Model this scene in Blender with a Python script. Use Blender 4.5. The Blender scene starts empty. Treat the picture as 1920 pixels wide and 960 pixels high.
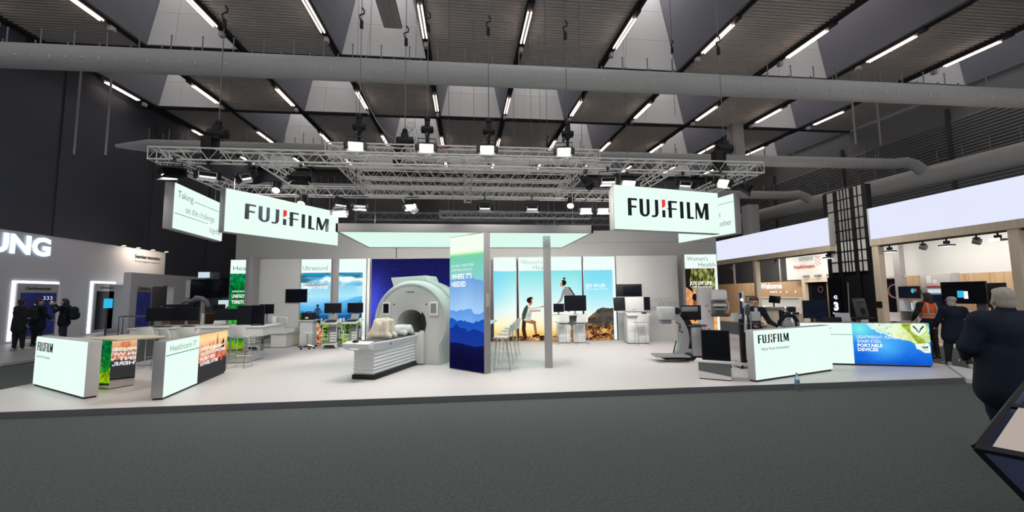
import bpy, bmesh, math, random
import numpy as np
from mathutils import Vector, Matrix
random.seed(7)
PI = math.pi
scene = bpy.context.scene
COL = scene.collection
R = math.radians

# ---------------------------------------------------------------- camera, world, exposure
cam_data = bpy.data.cameras.new('camera')
cam_data.sensor_width = 36.0
cam_data.lens = 800.0 / 1920.0 * 36.0
cam_data.clip_end = 200
cam = bpy.data.objects.new('camera', cam_data)
COL.objects.link(cam)
cam.matrix_world = (Matrix.Translation((0, 0, 1.8)) @ Matrix.Rotation(R(-6.3), 4, 'Z')
                    @ Matrix.Rotation(R(90 + 5.28), 4, 'X') @ Matrix.Rotation(R(-0.6), 4, 'Z'))
scene.camera = cam
world = bpy.data.worlds.new('hall_ambience')
scene.world = world
world.use_nodes = True
wb = world.node_tree.nodes['Background']
wb.inputs['Color'].default_value = (0.92, 0.95, 1.0, 1)
wb.inputs['Strength'].default_value = 0.8
scene.view_settings.view_transform = 'Standard'
scene.view_settings.look = 'None'
scene.view_settings.gamma = 1.0
scene.view_settings.use_curve_mapping = False
scene.view_settings.exposure = 0.1
scene.cycles.use_denoising = True
scene.cycles.max_bounces = 6
scene.cycles.sample_clamp_indirect = 4.0


def area_light(name, loc, target, size, power, color=(1, .95, .9), size_y=None, parent=None, spread=PI):
    d = bpy.data.lights.new(name, 'AREA')
    d.energy = power; d.color = color; d.size = size; d.spread = spread
    if size_y: d.shape = 'RECTANGLE'; d.size_y = size_y
    o = bpy.data.objects.new(name, d); COL.objects.link(o)
    v = Vector(target) - Vector(loc)
    o.matrix_world = Matrix.Translation(loc) @ v.to_track_quat('-Z', 'Y').to_matrix().to_4x4()
    if parent is not None:
        o.parent = parent
    return o


# hall lamps of the part of the hall that lies behind and above the camera
for lx in (-14, 0, 14):
    area_light('hall_lamp_light', (lx, 4, 12.9), (lx, 4, 0), 5, 190, (1, .96, .92), 8)
    area_light('hall_lamp_light', (lx, -8, 12.9), (lx, -8, 0), 5, 120, (1, .96, .92), 8)


area_light('right_aisle_fill', (12.8, 15.5, 6.0), (17.0, 18.0, 1.0), 3, 110, (1, .95, .88))  # added fill for the posts and kiosks, no fixture hangs here
area_light('left_stand_fill', (-13.2, 20.5, 7.5), (-17.5, 20.5, 1.5), 5, 85, (.94, .95, 1), 3)  # added light to lift the left stand wall, stands for no fixture


# ---------------------------------------------------------------- mesh builder
class MB:
    def __init__(s):
        s.v = []; s.f = []

    def add(s, vs, fs, M=None):
        b = len(s.v)
        if M is not None:
            vs = [tuple(M @ Vector(p)) for p in vs]
        s.v.extend([tuple(p) for p in vs]); s.f.extend([tuple(i + b for i in q) for q in fs])
        return s

    def box(s, c, d, rz=0, rx=0, ry=0):
        x, y, z = d[0] / 2, d[1] / 2, d[2] / 2
        vs = [(-x, -y, -z), (x, -y, -z), (x, y, -z), (-x, y, -z), (-x, -y, z), (x, -y, z), (x, y, z), (-x, y, z)]
        fs = [(0, 3, 2, 1), (4, 5, 6, 7), (0, 1, 5, 4), (1, 2, 6, 5), (2, 3, 7, 6), (3, 0, 4, 7)]
        M = Matrix.Translation(c) @ Matrix.Rotation(rz, 4, 'Z') @ Matrix.Rotation(rx, 4, 'X') @ Matrix.Rotation(ry, 4, 'Y')
        return s.add(vs, fs, M)

    def b2(s, x0, x1, y0, y1, z0, z1):
        return s.box(((x0 + x1) / 2, (y0 + y1) / 2, (z0 + z1) / 2), (abs(x1 - x0), abs(y1 - y0), abs(z1 - z0)))

    def cyl(s, p, q, r, n=10, r2=None):
        p = Vector(p); q = Vector(q); r2 = r if r2 is None else r2
        d = (q - p)
        if d.length < 1e-6: return s
        Q = d.to_track_quat('Z', 'Y').to_matrix()
        vs = []
        for i in range(n):
            a = 2 * PI * i / n
            vs.append(p + Q @ Vector((r * math.cos(a), r * math.sin(a), 0)))
        for i in range(n):
            a = 2 * PI * i / n
            vs.append(q + Q @ Vector((r2 * math.cos(a), r2 * math.sin(a), 0)))
        fs = [(i, (i + 1) % n, n + (i + 1) % n, n + i) for i in range(n)]
        fs += [tuple(range(n - 1, -1, -1)), tuple(range(n, 2 * n))]
        return s.add(vs, fs)

    def path(s, pts, r, n=6, closed=False):
        P = [Vector(p) for p in pts]; m = len(P)
        rr = r if isinstance(r, (list, tuple)) else [r] * m
        rings = []; up = Vector((0, 0, 1))
        for i in range(m):
            a = P[i - 1] if (i > 0 or closed) else P[i]
            c = P[(i + 1) % m] if (i < m - 1 or closed) else P[i]
            t = (c - a).normalized()
            if abs(t.dot(up)) > .97: up = Vector((0, 1, 0)) if abs(t.y) < .9 else Vector((1, 0, 0))
            x = up.cross(t).normalized(); y = t.cross(x).normalized(); up = y
            rings.append([P[i] + (x * math.cos(2 * PI * k / n) + y * math.sin(2 * PI * k / n)) * rr[i] for k in range(n)])
        return s.loft(rings, closed)

    def loft(s, rings, closed=False, caps=True):
        n = len(rings[0]); vs = [p for g in rings for p in g]; fs = []
        m = len(rings)
        for i in range(m if closed else m - 1):
            j = (i + 1) % m
            for k in range(n):
                l = (k + 1) % n
                fs.append((i * n + k, i * n + l, j * n + l, j * n + k))
        if caps and not closed:
            fs.append(tuple(range(n - 1, -1, -1))); fs.append(tuple((m - 1) * n + k for k in range(n)))
        return s.add(vs, fs)

    def prism(s, poly, y0, y1):
        """polygon in x,z extruded along y"""
        n = len(poly)
        vs = [(x, y0, z) for x, z in poly] + [(x, y1, z) for x, z in poly]
        fs = [tuple(range(n)), tuple(range(2 * n - 1, n - 1, -1))] + [(i, i + n, (i + 1) % n + n, (i + 1) % n) for i in range(n)]
        return s.add(vs, fs)

    def flat(s, poly, z0, z1):
        """polygon in x,y extruded along z"""
        n = len(poly)
        vs = [(x, y, z0) for x, y in poly] + [(x, y, z1) for x, y in poly]
        fs = [tuple(range(n - 1, -1, -1)), tuple(range(n, 2 * n))] + [(i, (i + 1) % n, (i + 1) % n + n, i + n) for i in range(n)]
        return s.add(vs, fs)

    def lathe(s, prof, n=16, c=(0, 0, 0)):
        return s.loft([[(c[0] + r * math.cos(2 * PI * k / n), c[1] + r * math.sin(2 * PI * k / n), c[2] + z) for k in range(n)] for r, z in prof])

    def ell(s, c, r, n=12, m=8):
        rings = []
        for i in range(m + 1):
            t = -PI / 2 + PI * i / m
            q = max(math.cos(t), .02)
            rings.append([(c[0] + r[0] * q * math.cos(2 * PI * k / n), c[1] + r[1] * q * math.sin(2 * PI * k / n), c[2] + r[2] * math.sin(t)) for k in range(n)])
        return s.loft(rings)


def mesh_of(name, mb, bevel=0, seg=2, angle=38):
    me = bpy.data.meshes.new(name)
    me.from_pydata(mb.v, [], mb.f)
    bm = bmesh.new(); bm.from_mesh(me)
    bmesh.ops.recalc_face_normals(bm, faces=bm.faces)
    if bevel:
        es = [e for e in bm.edges if len(e.link_faces) == 2 and e.calc_face_angle(0) > .6]
        bmesh.ops.bevel(bm, geom=es, offset=bevel, segments=seg, affect='EDGES', clamp_overlap=True, profile=.5)
    bm.to_mesh(me); bm.free()
    me.polygons.foreach_set('use_smooth', [True] * len(me.polygons))
    me.set_sharp_from_angle(angle=R(angle))
    return me


def obj(name, mb, mat, parent=None, bevel=0, label=None, kind=None, loc=None, rz=0, seg=2):
    me = mb if isinstance(mb, bpy.types.Mesh) else mesh_of(name, mb, bevel, seg)
    if mat is not None and not me.materials: me.materials.append(mat)
    o = bpy.data.objects.new(name, me); COL.objects.link(o)
    if parent is not None: o.parent = parent
    if loc is not None: o.location = loc
    if rz: o.rotation_euler = (0, 0, rz)
    if label: o['label'] = label
    if kind: o['kind'] = kind
    return o


def thing(name, label, cat, loc=(0, 0, 0), rz=0, group=None):
    o = bpy.data.objects.new(name, None); COL.objects.link(o)
    o.empty_display_size = .1
    o.location = loc; o.rotation_euler = (0, 0, rz)
    o['label'] = label; o['category'] = cat
    if group: o['group'] = group
    return o


def tag(o, label, cat, group=None):
    o['label'] = label; o['category'] = cat
    if group: o['group'] = group
    return o


def struct(name, mb, mat, parent=None, label=None, bevel=0):
    o = obj(name, mb, mat, parent, bevel)
    if parent is None: o['kind'] = 'structure'
    if label: o['label'] = label
    return o


def copy_tree(o, parent=None):
    c = o.copy(); COL.objects.link(c)
    if parent is not None: c.parent = parent
    for ch in [x for x in KIDS.get(o.name, [])]:
        copy_tree(ch, c)
    return c


KIDS = {}


def index_kids():
    KIDS.clear()
    for o in COL.objects:
        if o.parent is not None: KIDS.setdefault(o.parent.name, []).append(o)


def dup(root, loc, rz=0, label=None, group=None):
    index_kids()
    c = copy_tree(root)
    c.location = loc; c.rotation_euler = (0, 0, rz)
    if label: c['label'] = label
    if group: c['group'] = group
    return c


# ---------------------------------------------------------------- materials
def pm(name, col, rough=.5, metal=0, var=.06, scale=6, bump=0, stretch=None, spec=.5, detail=3):
    """procedural surface: principled colour varied by noise"""
    m = bpy.data.materials.new(name); m.use_nodes = True
    nt = m.node_tree; N = nt.nodes; L = nt.links
    p = N['Principled BSDF']
    tc = N.new('ShaderNodeTexCoord'); mp = N.new('ShaderNodeMapping')
    L.new(tc.outputs['Object'], mp.inputs['Vector'])
    if stretch: mp.inputs['Scale'].default_value = stretch
    nz = N.new('ShaderNodeTexNoise'); nz.inputs['Scale'].default_value = scale; nz.inputs['Detail'].default_value = detail
    L.new(mp.outputs['Vector'], nz.inputs['Vector'])
    mx = N.new('ShaderNodeMix'); mx.data_type = 'RGBA'
    a = [max(0, c * (1 - var)) for c in col[:3]] + [1]; b = [min(1, c * (1 + var)) for c in col[:3]] + [1]
    mx.inputs['A'].default_value = a; mx.inputs['B'].default_value = b
    L.new(nz.outputs['Fac'], mx.inputs['Factor'])
    L.new(mx.outputs['Result'], p.inputs['Base Color'])
    p.inputs['Roughness'].default_value = rough; p.inputs['Metallic'].default_value = metal
    p.inputs['Specular IOR Level'].default_value = spec
    if bump:
        bp = N.new('ShaderNodeBump'); bp.inputs['Strength'].default_value = bump; bp.inputs['Distance'].default_value = .01
        L.new(nz.outputs['Fac'], bp.inputs['Height']); L.new(bp.outputs['Normal'], p.inputs['Normal'])
    return m


def em(name, col, strength=1.0, var=0.03, scale=1.5):
    m = bpy.data.materials.new(name); m.use_nodes = True
    nt = m.node_tree; N = nt.nodes; L = nt.links
    for n in list(N): N.remove(n)
    out = N.new('ShaderNodeOutputMaterial'); e = N.new('ShaderNodeEmission')
    nz = N.new('ShaderNodeTexNoise'); nz.inputs['Scale'].default_value = scale
    tc = N.new('ShaderNodeTexCoord'); L.new(tc.outputs['Object'], nz.inputs['Vector'])
    mx = N.new('ShaderNodeMix'); mx.data_type = 'RGBA'
    mx.inputs['A'].default_value = [c * (1 - var) for c in col] + [1]; mx.inputs['B'].default_value = [c * (1 + var) for c in col] + [1]
    L.new(nz.outputs['Fac'], mx.inputs['Factor']); L.new(mx.outputs['Result'], e.inputs['Color'])
    e.inputs['Strength'].default_value = strength
    L.new(e.outputs[0], out.inputs['Surface'])
    return m


def attr_mat(name, strength, emit=True, rough=.5):
    m = bpy.data.materials.new(name); m.use_nodes = True
    nt = m.node_tree; N = nt.nodes; L = nt.links
    at = N.new('ShaderNodeAttribute'); at.attribute_name = 'Col'
    if emit:
        for n in list(N):
            if n != at: N.remove(n)
        out = N.new('ShaderNodeOutputMaterial'); e = N.new('ShaderNodeEmission')
        e.inputs['Strength'].default_value = strength
        L.new(at.outputs['Color'], e.inputs['Color']); L.new(e.outputs[0], out.inputs['Surface'])
    else:
        p = N['Principled BSDF']; L.new(at.outputs['Color'], p.inputs['Base Color']); p.inputs['Roughness'].default_value = rough
    return m


def glass_mat(name, col=(1, 1, 1), rough=.0):
    m = bpy.data.materials.new(name); m.use_nodes = True
    nt = m.node_tree; N = nt.nodes; L = nt.links
    p = N['Principled BSDF']
    p.inputs['Base Color'].default_value = (*col, 1); p.inputs['Transmission Weight'].default_value = 1
    p.inputs['Roughness'].default_value = rough; p.inputs['IOR'].default_value = 1.33
    nz = N.new('ShaderNodeTexNoise'); nz.inputs['Scale'].default_value = 20
    bp = N.new('ShaderNodeBump'); bp.inputs['Strength'].default_value = .05
    L.new(nz.outputs['Fac'], bp.inputs['Height']); L.new(bp.outputs['Normal'], p.inputs['Normal'])
    return m


def wood_mat(name, c1, c2, scale=1.0, plank=.22):
    m = bpy.data.materials.new(name); m.use_nodes = True
    nt = m.node_tree; N = nt.nodes; L = nt.links
    p = N['Principled BSDF']; tc = N.new('ShaderNodeTexCoord'); mp = N.new('ShaderNodeMapping')
    mp.inputs['Scale'].default_value = (9 * scale, 9 * scale, .5 * scale)
    L.new(tc.outputs['Object'], mp.inputs['Vector'])
    nz = N.new('ShaderNodeTexNoise'); nz.inputs['Scale'].default_value = 1.3; nz.inputs['Detail'].default_value = 6
    L.new(mp.outputs['Vector'], nz.inputs['Vector'])
    cr = N.new('ShaderNodeValToRGB'); cr.color_ramp.elements[0].position = .3; cr.color_ramp.elements[1].position = .7
    cr.color_ramp.elements[0].color = (*c1, 1); cr.color_ramp.elements[1].color = (*c2, 1)
    L.new(nz.outputs['Fac'], cr.inputs['Fac']); L.new(cr.outputs['Color'], p.inputs['Base Color'])
    p.inputs['Roughness'].default_value = .45
    return m


M = {}
M['carpet'] = pm('dark_carpet', (.096, .107, .106), .95, var=.5, scale=30, bump=.5, spec=.1, detail=6)
M['platform'] = pm('white_laminate_floor', (.66, .62, .615), .42, var=.03, scale=.7)
M['platform_edge'] = pm('grey_edge_trim', (.13, .13, .135), .4)
M['wall_dark'] = pm('dark_hall_wall', (.072, .080, .104), .8, var=.15, scale=.4)
M['wall_back'] = pm('far_hall_wall', (.11, .11, .12), .8, var=.15, scale=.3)
M['wall_right'] = pm('grey_louvre_wall', (.22, .225, .23), .7, var=.1, scale=1)
M['corrugated'] = pm('corrugated_steel', (.60, .565, .54), .55, var=.12, scale=2.0, metal=.1)
M['well'] = pm('shaded_well_plaster', (.27, .27, .30), .8, var=.06, scale=.6)  # shade of the side walls put into the colour
M['well_pale'] = pm('pale_acoustic_panel', (.82, .80, .79), .8, var=.05, scale=.8)
M['rail'] = pm('dark_rail', (.03, .03, .032), .5)
M['duct'] = pm('painted_duct_steel', (.44, .445, .435), .55, var=.07, scale=.8)
M['duct_dark'] = pm('duct_nozzle', (.62, .62, .60), .5)
M['tube'] = em('ceiling_tube_glow', (1.0, .80, .66), 7.0)
M['well_fill'] = em('well_fill_glow', (.98, .95, .94), 3.4)  # added glow, out of view, brightens the wells from above
M['white'] = pm('white_lacquer', (.72, .72, .71), .38, var=.025, scale=2)
M['white_wall'] = pm('white_booth_wall', (.62, .625, .61), .6, var=.02, scale=1)
M['grey_wall'] = pm('grey_booth_wall', (.42, .42, .41), .6, var=.03, scale=1)
M['frame_grey'] = pm('anodised_frame', (.36, .35, .35), .45, var=.04, scale=3, metal=.2)
M['light_grey'] = pm('light_grey_plastic', (.5, .5, .5), .45, var=.04)
M['mid_grey'] = pm('mid_grey_plastic', (.22, .22, .23), .5, var=.06)
M['dark_grey'] = pm('dark_grey_plastic', (.06, .06, .065), .5, var=.1)
M['black'] = pm('black_plastic', (.012, .012, .014), .5, var=.2, spec=.25)
M['screen_off'] = pm('dark_glass_screen', (.006, .007, .011), .22, var=.2, scale=3, spec=.12)
M['chrome'] = pm('chrome_tube', (.75, .75, .76), .18, metal=1, var=.03)
M['mirror'] = pm('polished_steel', (.82, .82, .82), .04, metal=1, var=.01)
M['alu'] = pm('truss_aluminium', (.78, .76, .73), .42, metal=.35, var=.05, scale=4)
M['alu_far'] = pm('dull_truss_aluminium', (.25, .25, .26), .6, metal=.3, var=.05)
M['cable'] = pm('steel_cable', (.2, .2, .2), .5, metal=.4)
M['box_white'] = em('lightbox_white', (.77, .955, .87), 1.0, var=.05, scale=.9)
M['box_white2'] = em('lightbox_white_panel', (.80, .96, .90), 1.0, var=.02, scale=.8)
M['canopy_glow'] = em('canopy_diffuser', (.67, .90, .80), 1.0, var=.05, scale=.5)
M['print'] = attr_mat('backlit_print', 1.0)
M['print_matt'] = attr_mat('printed_matt', 1.0, emit=False)
M['ink'] = pm('dark_ink', (.018, .024, .03), .6, spec=.15)
M['ink_soft'] = pm('grey_ink', (.26, .31, .31), .6, spec=.2)
M['ink_white'] = em('backlit_white_letter', (.95, .97, .97), 1.0)
M['ink_red'] = em('backlit_red', (.80, .04, .04), 1.0)
M['ink_red_matt'] = pm('red_ink', (.5, .05, .03), .5)
M['line_green'] = em('backlit_teal_line', (.06, .38, .26), .8)
M['flood_lens'] = em('flood_lens_glow', (1, .93, .84), 6.0)
M['flood_lens_dim'] = em('flood_lens_dim', (1, .98, .95), 1.6)
M['siemens_glow'] = em('white_sign_box', (.73, .76, .92), 1.0, var=.025, scale=.5)
M['halo'] = em('halo_strip', (.86, .93, 1.0), 2.2)
M['letters_glow'] = em('blue_white_letter_glow', (.62, .80, 1.0), 1.7)
M['wood'] = wood_mat('light_oak', (.42, .27, .15), (.56, .38, .23))
M['wood_pale'] = wood_mat('pale_birch', (.70, .58, .44), (.80, .69, .55))
M['wood_floor'] = wood_mat('wood_floor', (.45, .34, .25), (.58, .46, .36))
M['brown'] = pm('brown_wood', (.10, .045, .025), .5, var=.2)
M['samsung_wall'] = pm('grey_stand_wall', (.50, .49, .51), .6, var=.03)
M['mri'] = pm('scanner_enamel', (.60, .60, .57), .3, var=.02)
M['mri_shell'] = pm('scanner_shell', (.55, .57, .56), .28, var=.02)
M['mri_face'] = pm('scanner_face', (.56, .55, .53), .4, var=.02)
M['cream'] = pm('cream_vinyl', (.60, .53, .42), .5, var=.06, scale=8)
M['pillow'] = pm('white_padded_cover', (.62, .64, .63), .6, var=.04)
M['robot_silver'] = pm('silver_enamel', (.42, .42, .43), .3, metal=.5, var=.04)
M['petal'] = pm('plum_print', (.35, .15, .2), .6)
M['water'] = glass_mat('clear_bottle_plastic', (.85, .93, .97), .03)
M['bottle_label'] = pm('blue_bottle_label', (.16, .33, .48), .4, var=.2)
M['skin'] = pm('skin', (.55, .33, .25), .5, var=.06, scale=12)
M['hair_dark'] = pm('dark_hair', (.02, .016, .013), .6, var=.3, scale=40)
M['hair_brown'] = pm('brown_hair', (.09, .04, .025), .6, var=.3, scale=40)
M['hair_grey'] = pm('grey_hair', (.46, .41, .34), .75, var=.3, scale=30)
M['navy'] = pm('navy_cloth', (.012, .016, .03), .85, var=.2, scale=10, spec=.2)
M['coat'] = pm('dark_blue_coat', (.014, .020, .035), .85, var=.2, scale=10, spec=.2)
M['charcoal'] = pm('charcoal_cloth', (.02, .022, .026), .9, var=.2, scale=10, spec=.2)
M['olive'] = pm('dark_olive_cloth', (.03, .035, .032), .9, var=.2, scale=10, spec=.2)
M['jeans'] = pm('blue_jeans', (.04, .055, .09), .9, var=.2, scale=12, spec=.2)
M['shirt'] = pm('pale_shirt', (.55, .6, .64), .8, var=.05)
M['orange'] = pm('orange_safety_fabric', (.85, .12, .02), .8, var=.06)
M['reflect'] = pm('reflective_tape', (.5, .48, .42), .4)
M['shoe'] = pm('dark_leather', (.02, .018, .016), .5)
M['sole'] = pm('pale_sole', (.55, .53, .48), .6)
M['leaf'] = pm('dark_leaf', (.03, .055, .02), .6, var=.4, scale=10)
M['leaf_pale'] = pm('pale_dry_leaf', (.30, .27, .15), .6, var=.3, scale=10)
M['stem_brown'] = pm('reddish_stem', (.28, .12, .06), .6, var=.3)
M['screen_blue'] = em('deep_blue_screen', (.012, .014, .06), 1.0, var=.5, scale=3)
M['screen_cyan'] = em('cyan_screen', (.03, .45, .75), 1.0)
M['screen_pale'] = em('pale_screen', (.55, .68, .75), 1.0)
M['screen_dim'] = em('dim_screen', (.006, .009, .017), 1.0, var=.4, scale=4)
M['led_pink'] = em('led_digits', (.95, .75, .95), 1.3)
M['purple_edge'] = pm('blue_edge', (.04, .05, .25), .4)
M['case_blue'] = pm('blue_lining', (.10, .12, .24), .6, var=.05)
M['case_paper'] = pm('cream_board', (.80, .69, .62), .7, var=.03)
M['lavender'] = pm('printed_enamel', (.62, .58, .60), .35, var=.02)
M['red_strap'] = pm('red_strap', (.4, .02, .03), .6)
# ---------------------------------------------------------------- lettering and printed pictures
def lettering(s, parent, mat, x, z, w=None, h=.1, y=-.011, bold=0.0, mirror=False, align='LEFT', name='lettering', rot=None, depth=.0015, label=None):
    """flat letters on the local XZ plane facing -Y; (x, z) is the lower left corner, h the height of capitals"""
    cu = bpy.data.curves.new(name, 'FONT'); cu.body = s; cu.offset = bold; cu.align_x = 'LEFT'
    cu.resolution_u = 3; cu.extrude = 0.0
    t = bpy.data.objects.new(name, cu); COL.objects.link(t)
    dg = bpy.context.evaluated_depsgraph_get()
    me = bpy.data.meshes.new_from_object(t.evaluated_get(dg))
    bpy.data.objects.remove(t); bpy.data.curves.remove(cu)
    n = len(me.vertices); co = np.empty(n * 3, np.float32); me.vertices.foreach_get('co', co); co = co.reshape(-1, 3)
    x0, x1 = co[:, 0].min(), co[:, 0].max()
    sz = h / .72
    sx = (w / (x1 - x0)) if w else sz
    out = np.zeros_like(co)
    u = (co[:, 0] - x0) * sx
    if mirror: u = (x1 - x0) * sx - u
    if align == 'CENTER': u = u - (x1 - x0) * sx / 2
    out[:, 0] = x + u; out[:, 1] = y; out[:, 2] = z + co[:, 1] * sz
    me.vertices.foreach_set('co', out.reshape(-1)); me.update(); me.name = name
    me.materials.clear(); me.materials.append(mat)
    o = bpy.data.objects.new(name, me); COL.objects.link(o)
    if parent is not None: o.parent = parent
    if label: o['label'] = label
    return o


def strokes_logo(parent, x, z, w, h, y=-.008):
    """the sign maker's wordmark: broad stems, hairline arms, the middle I cut in two with a red upper wedge"""
    sx = w / 6.42
    mb = MB(); rd = MB()

    def P(pts, b=mb): b.prism([(x + px * sx, z + pz * h) for px, pz in pts], y, y + .004)
    # F
    P([(0, 0), (.27, 0), (.27, .88), (.70, .88), (.70, 1), (.05, 1), (0, .93)])
    P([(.27, .46), (.64, .46), (.64, .575), (.27, .575)])
    # U : outer contour with a round bottom
    def bowl(x0, x1, t0, t1, bot=.13):
        o = []; i = []
        for k in range(9):
            a = PI + PI * k / 8
            o.append(((x0 + x1) / 2 + (x1 - x0) / 2 * math.cos(a), .26 + .28 * math.sin(a)))
        for k in range(9):
            a = 2 * PI - PI * k / 8
            xa, xb = x0 + t0, x1 - t1
            i.append(((xa + xb) / 2 + (xb - xa) / 2 * math.cos(a), .27 + .17 * math.sin(a)))
        P([(x0, 1)] + o + [(x1, 1), (x1 - t1, 1)] + i + [(x0 + t0, 1)])
    bowl(.88, 1.64, .26, .22)
    # J
    o = [(2.32, 1), (2.32, .30)] + [(2.32 - .30 + .30 * math.cos(a), .28 + .30 * math.sin(a)) for a in np.linspace(0, -PI / 2, 6)] + [(1.80, -.02), (1.80, .09)]
    i = [(1.92, .09)] + [(2.02 + .05 * math.cos(a), .24 + .15 * math.sin(a)) for a in np.linspace(-PI / 2, 0, 5)] + [(2.07, 1)]
    P(o + i)
    # split I: red top wedge, dark lower half
    P([(2.62, 1.04), (2.88, 1.04), (2.88, .68), (2.62, .55)][::-1] if False else [(2.62, 1.04), (2.88, 1.04), (2.88, .70), (2.78, .60), (2.62, .54)], rd)
    P([(2.62, 0), (2.86, 0), (2.86, .42), (2.62, .42)])
    # F with a spur to the left
    P([(3.12, 0), (3.38, 0), (3.38, .48), (3.78, .48), (3.78, .57), (3.38, .57), (3.38, .89), (3.82, .89), (3.82, 1), (3.16, 1), (3.10, .92), (3.12, .57), (2.96, .49), (3.12, .49)])
    P([(4.06, 0), (4.33, 0), (4.33, 1), (4.06, 1)])
    P([(4.62, 0), (5.16, 0), (5.14, .115), (4.88, .115), (4.88, 1), (4.62, 1), (4.62, .1)])
    P([(5.32, 0), (5.43, 0), (5.45, .62), (5.70, .06), (5.88, .06), (6.12, .66), (6.12, 0), (6.42, 0), (6.42, 1), (6.10, 1), (5.84, .36), (5.58, 1), (5.34, 1)])
    obj('logo_lettering', mb, M['ink'], parent)
    obj('logo_accent', rd, M['ink_red'], parent, label='red wedge of the split letter')


def s2l(c):
    c = np.asarray(c, float)
    return np.where(c <= .04045, c / 12.92, ((c + .055) / 1.055) ** 2.4)


def vnoise(x, y, seed):
    xi = np.floor(x).astype(int); yi = np.floor(y).astype(int); xf = x - xi; yf = y - yi

    def hsh(a, b):
        n = (a * 374761393 + b * 668265263 + seed * 974634777) & 0x7fffffff
        n = ((n ^ (n >> 13)) * 1274126177) & 0x7fffffff
        return ((n ^ (n >> 16)) & 0xffff) / 65535.
    u = xf * xf * (3 - 2 * xf); v = yf * yf * (3 - 2 * yf)
    return (hsh(xi, yi) * (1 - u) + hsh(xi + 1, yi) * u) * (1 - v) + (hsh(xi, yi + 1) * (1 - u) + hsh(xi + 1, yi + 1) * u) * v


def fbm(x, y, seed=1, o=4):
    t = 0; a = .5
    for i in range(o):
        t = t + a * vnoise(x, y, seed + i); x = x * 2.03; y = y * 2.03; a *= .5
    return t / (1 - .5 ** o)


def inpoly(x, y, poly):
    r = np.zeros(x.shape, bool); n = len(poly)
    for i in range(n):
        x0, y0 = poly[i]; x1, y1 = poly[(i + 1) % n]
        if y0 == y1: continue
        c = ((y0 > y) != (y1 > y)) & (x < (x1 - x0) * (y - y0) / (y1 - y0) + x0)
        r ^= c
    return r


def capsule(x, y, a, b, r):
    ax, ay = a; bx, by = b
    dx, dy = bx - ax, by - ay; t = np.clip(((x - ax) * dx + (y - ay) * dy) / (dx * dx + dy * dy + 1e-9), 0, 1)
    return np.hypot(x - ax - t * dx, y - ay - t * dy) < r


def mixc(c, col, m):
    m = np.asarray(m, float)[..., None] if np.ndim(m) == 2 else m
    return c * (1 - m) + np.array(col, float) * m


def ramp(t, stops):
    ts = [s[0] for s in stops]
    return np.stack([np.interp(t, ts, [s[1][k] for s in stops]) for k in range(3)], -1)


def printed(name, parent, x0, x1, z0, z1, paint, res=.012, y=-.004, mat='print', label=None):
    nx = max(2, int((x1 - x0) / res)); ny = max(2, int((z1 - z0) / res))
    u, v = np.meshgrid(np.linspace(0, 1, nx + 1), np.linspace(0, 1, ny + 1))
    c = np.clip(paint(u, v, (x1 - x0) / (z1 - z0)), 0, 1)
    c = s2l(c)
    V = np.stack([x0 + u * (x1 - x0), np.full_like(u, y), z0 + v * (z1 - z0)], -1).reshape(-1, 3)
    i = np.arange(nx * ny); a = (i // nx) * (nx + 1) + i % nx
    Fq = np.stack([a, a + 1, a + nx + 2, a + nx + 1], -1)
    me = bpy.data.meshes.new(name)
    me.vertices.add(len(V)); me.vertices.foreach_set('co', V.astype(np.float32).ravel())
    me.loops.add(Fq.size); me.loops.foreach_set('vertex_index', Fq.ravel().astype(np.int32))
    me.polygons.add(len(Fq)); me.polygons.foreach_set('loop_start', np.arange(0, Fq.size, 4).astype(np.int32))
    me.update(calc_edges=True)
    at = me.color_attributes.new('Col', 'FLOAT_COLOR', 'POINT')
    at.data.foreach_set('color', np.concatenate([c.reshape(-1, 3), np.ones((len(V), 1))], 1).astype(np.float32).ravel())
    me.materials.append(M[mat])
    o = bpy.data.objects.new(name, me); COL.objects.link(o)
    if parent is not None: o.parent = parent
    if label: o['label'] = label
    return o


WHITE = (.90, .985, .945)


def paint_blue_mountains(u, v, a):
    x = u * a
    c = ramp(v, [(0, (.06, .07, .24)), (.55, (.55, .75, .92)), (.70, (.52, .80, .78)), (.84, (.46, .80, .66)), (1, (.50, .83, .66))])
    def layer(c, base, amp, f, seed, top, bot, fall=.2):
        h = base + amp * (fbm(x * f, x * 0 + seed, seed) - .5)
        m = np.clip((h - v) * 250, 0, 1)
        t = np.clip((h - v) / fall, 0, 1)[..., None]
        return c * (1 - m[..., None]) + (np.array(top) * (1 - t) + np.array(bot) * t) * m[..., None]
    c = layer(c, .665, .12, 5, 3, (.42, .62, .84), (.68, .82, .96), .28)
    c = layer(c, .43, .12, 9, 8, (.36, .58, .88), (.52, .70, .93), .12)
    c = layer(c, .385, .14, 8, 14, (.10, .32, .70), (.14, .36, .78), .12)
    c = layer(c, .30, .10, 12, 21, (.08, .20, .56), (.10, .22, .60), .15)
    c = layer(c, .19, .05, 4, 33, (.07, .08, .28), (.05, .05, .20), .1)
    return c


def paint_forest(u, v, a):
    n = fbm(u * a * 28, v * 28, 5, 3); n2 = fbm(u * a * 8, v * 8, 9, 3)
    c = ramp(np.clip(v + (n2 - .5) * .35, 0, 1), [(0, (.55, .75, .05)), (.2, (.62, .80, .08)), (.38, (.10, .55, .20)), (.75, (.02, .42, .20)), (1, (.05, .62, .35))])
    return c * (.35 + 1.1 * n)[..., None]


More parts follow.
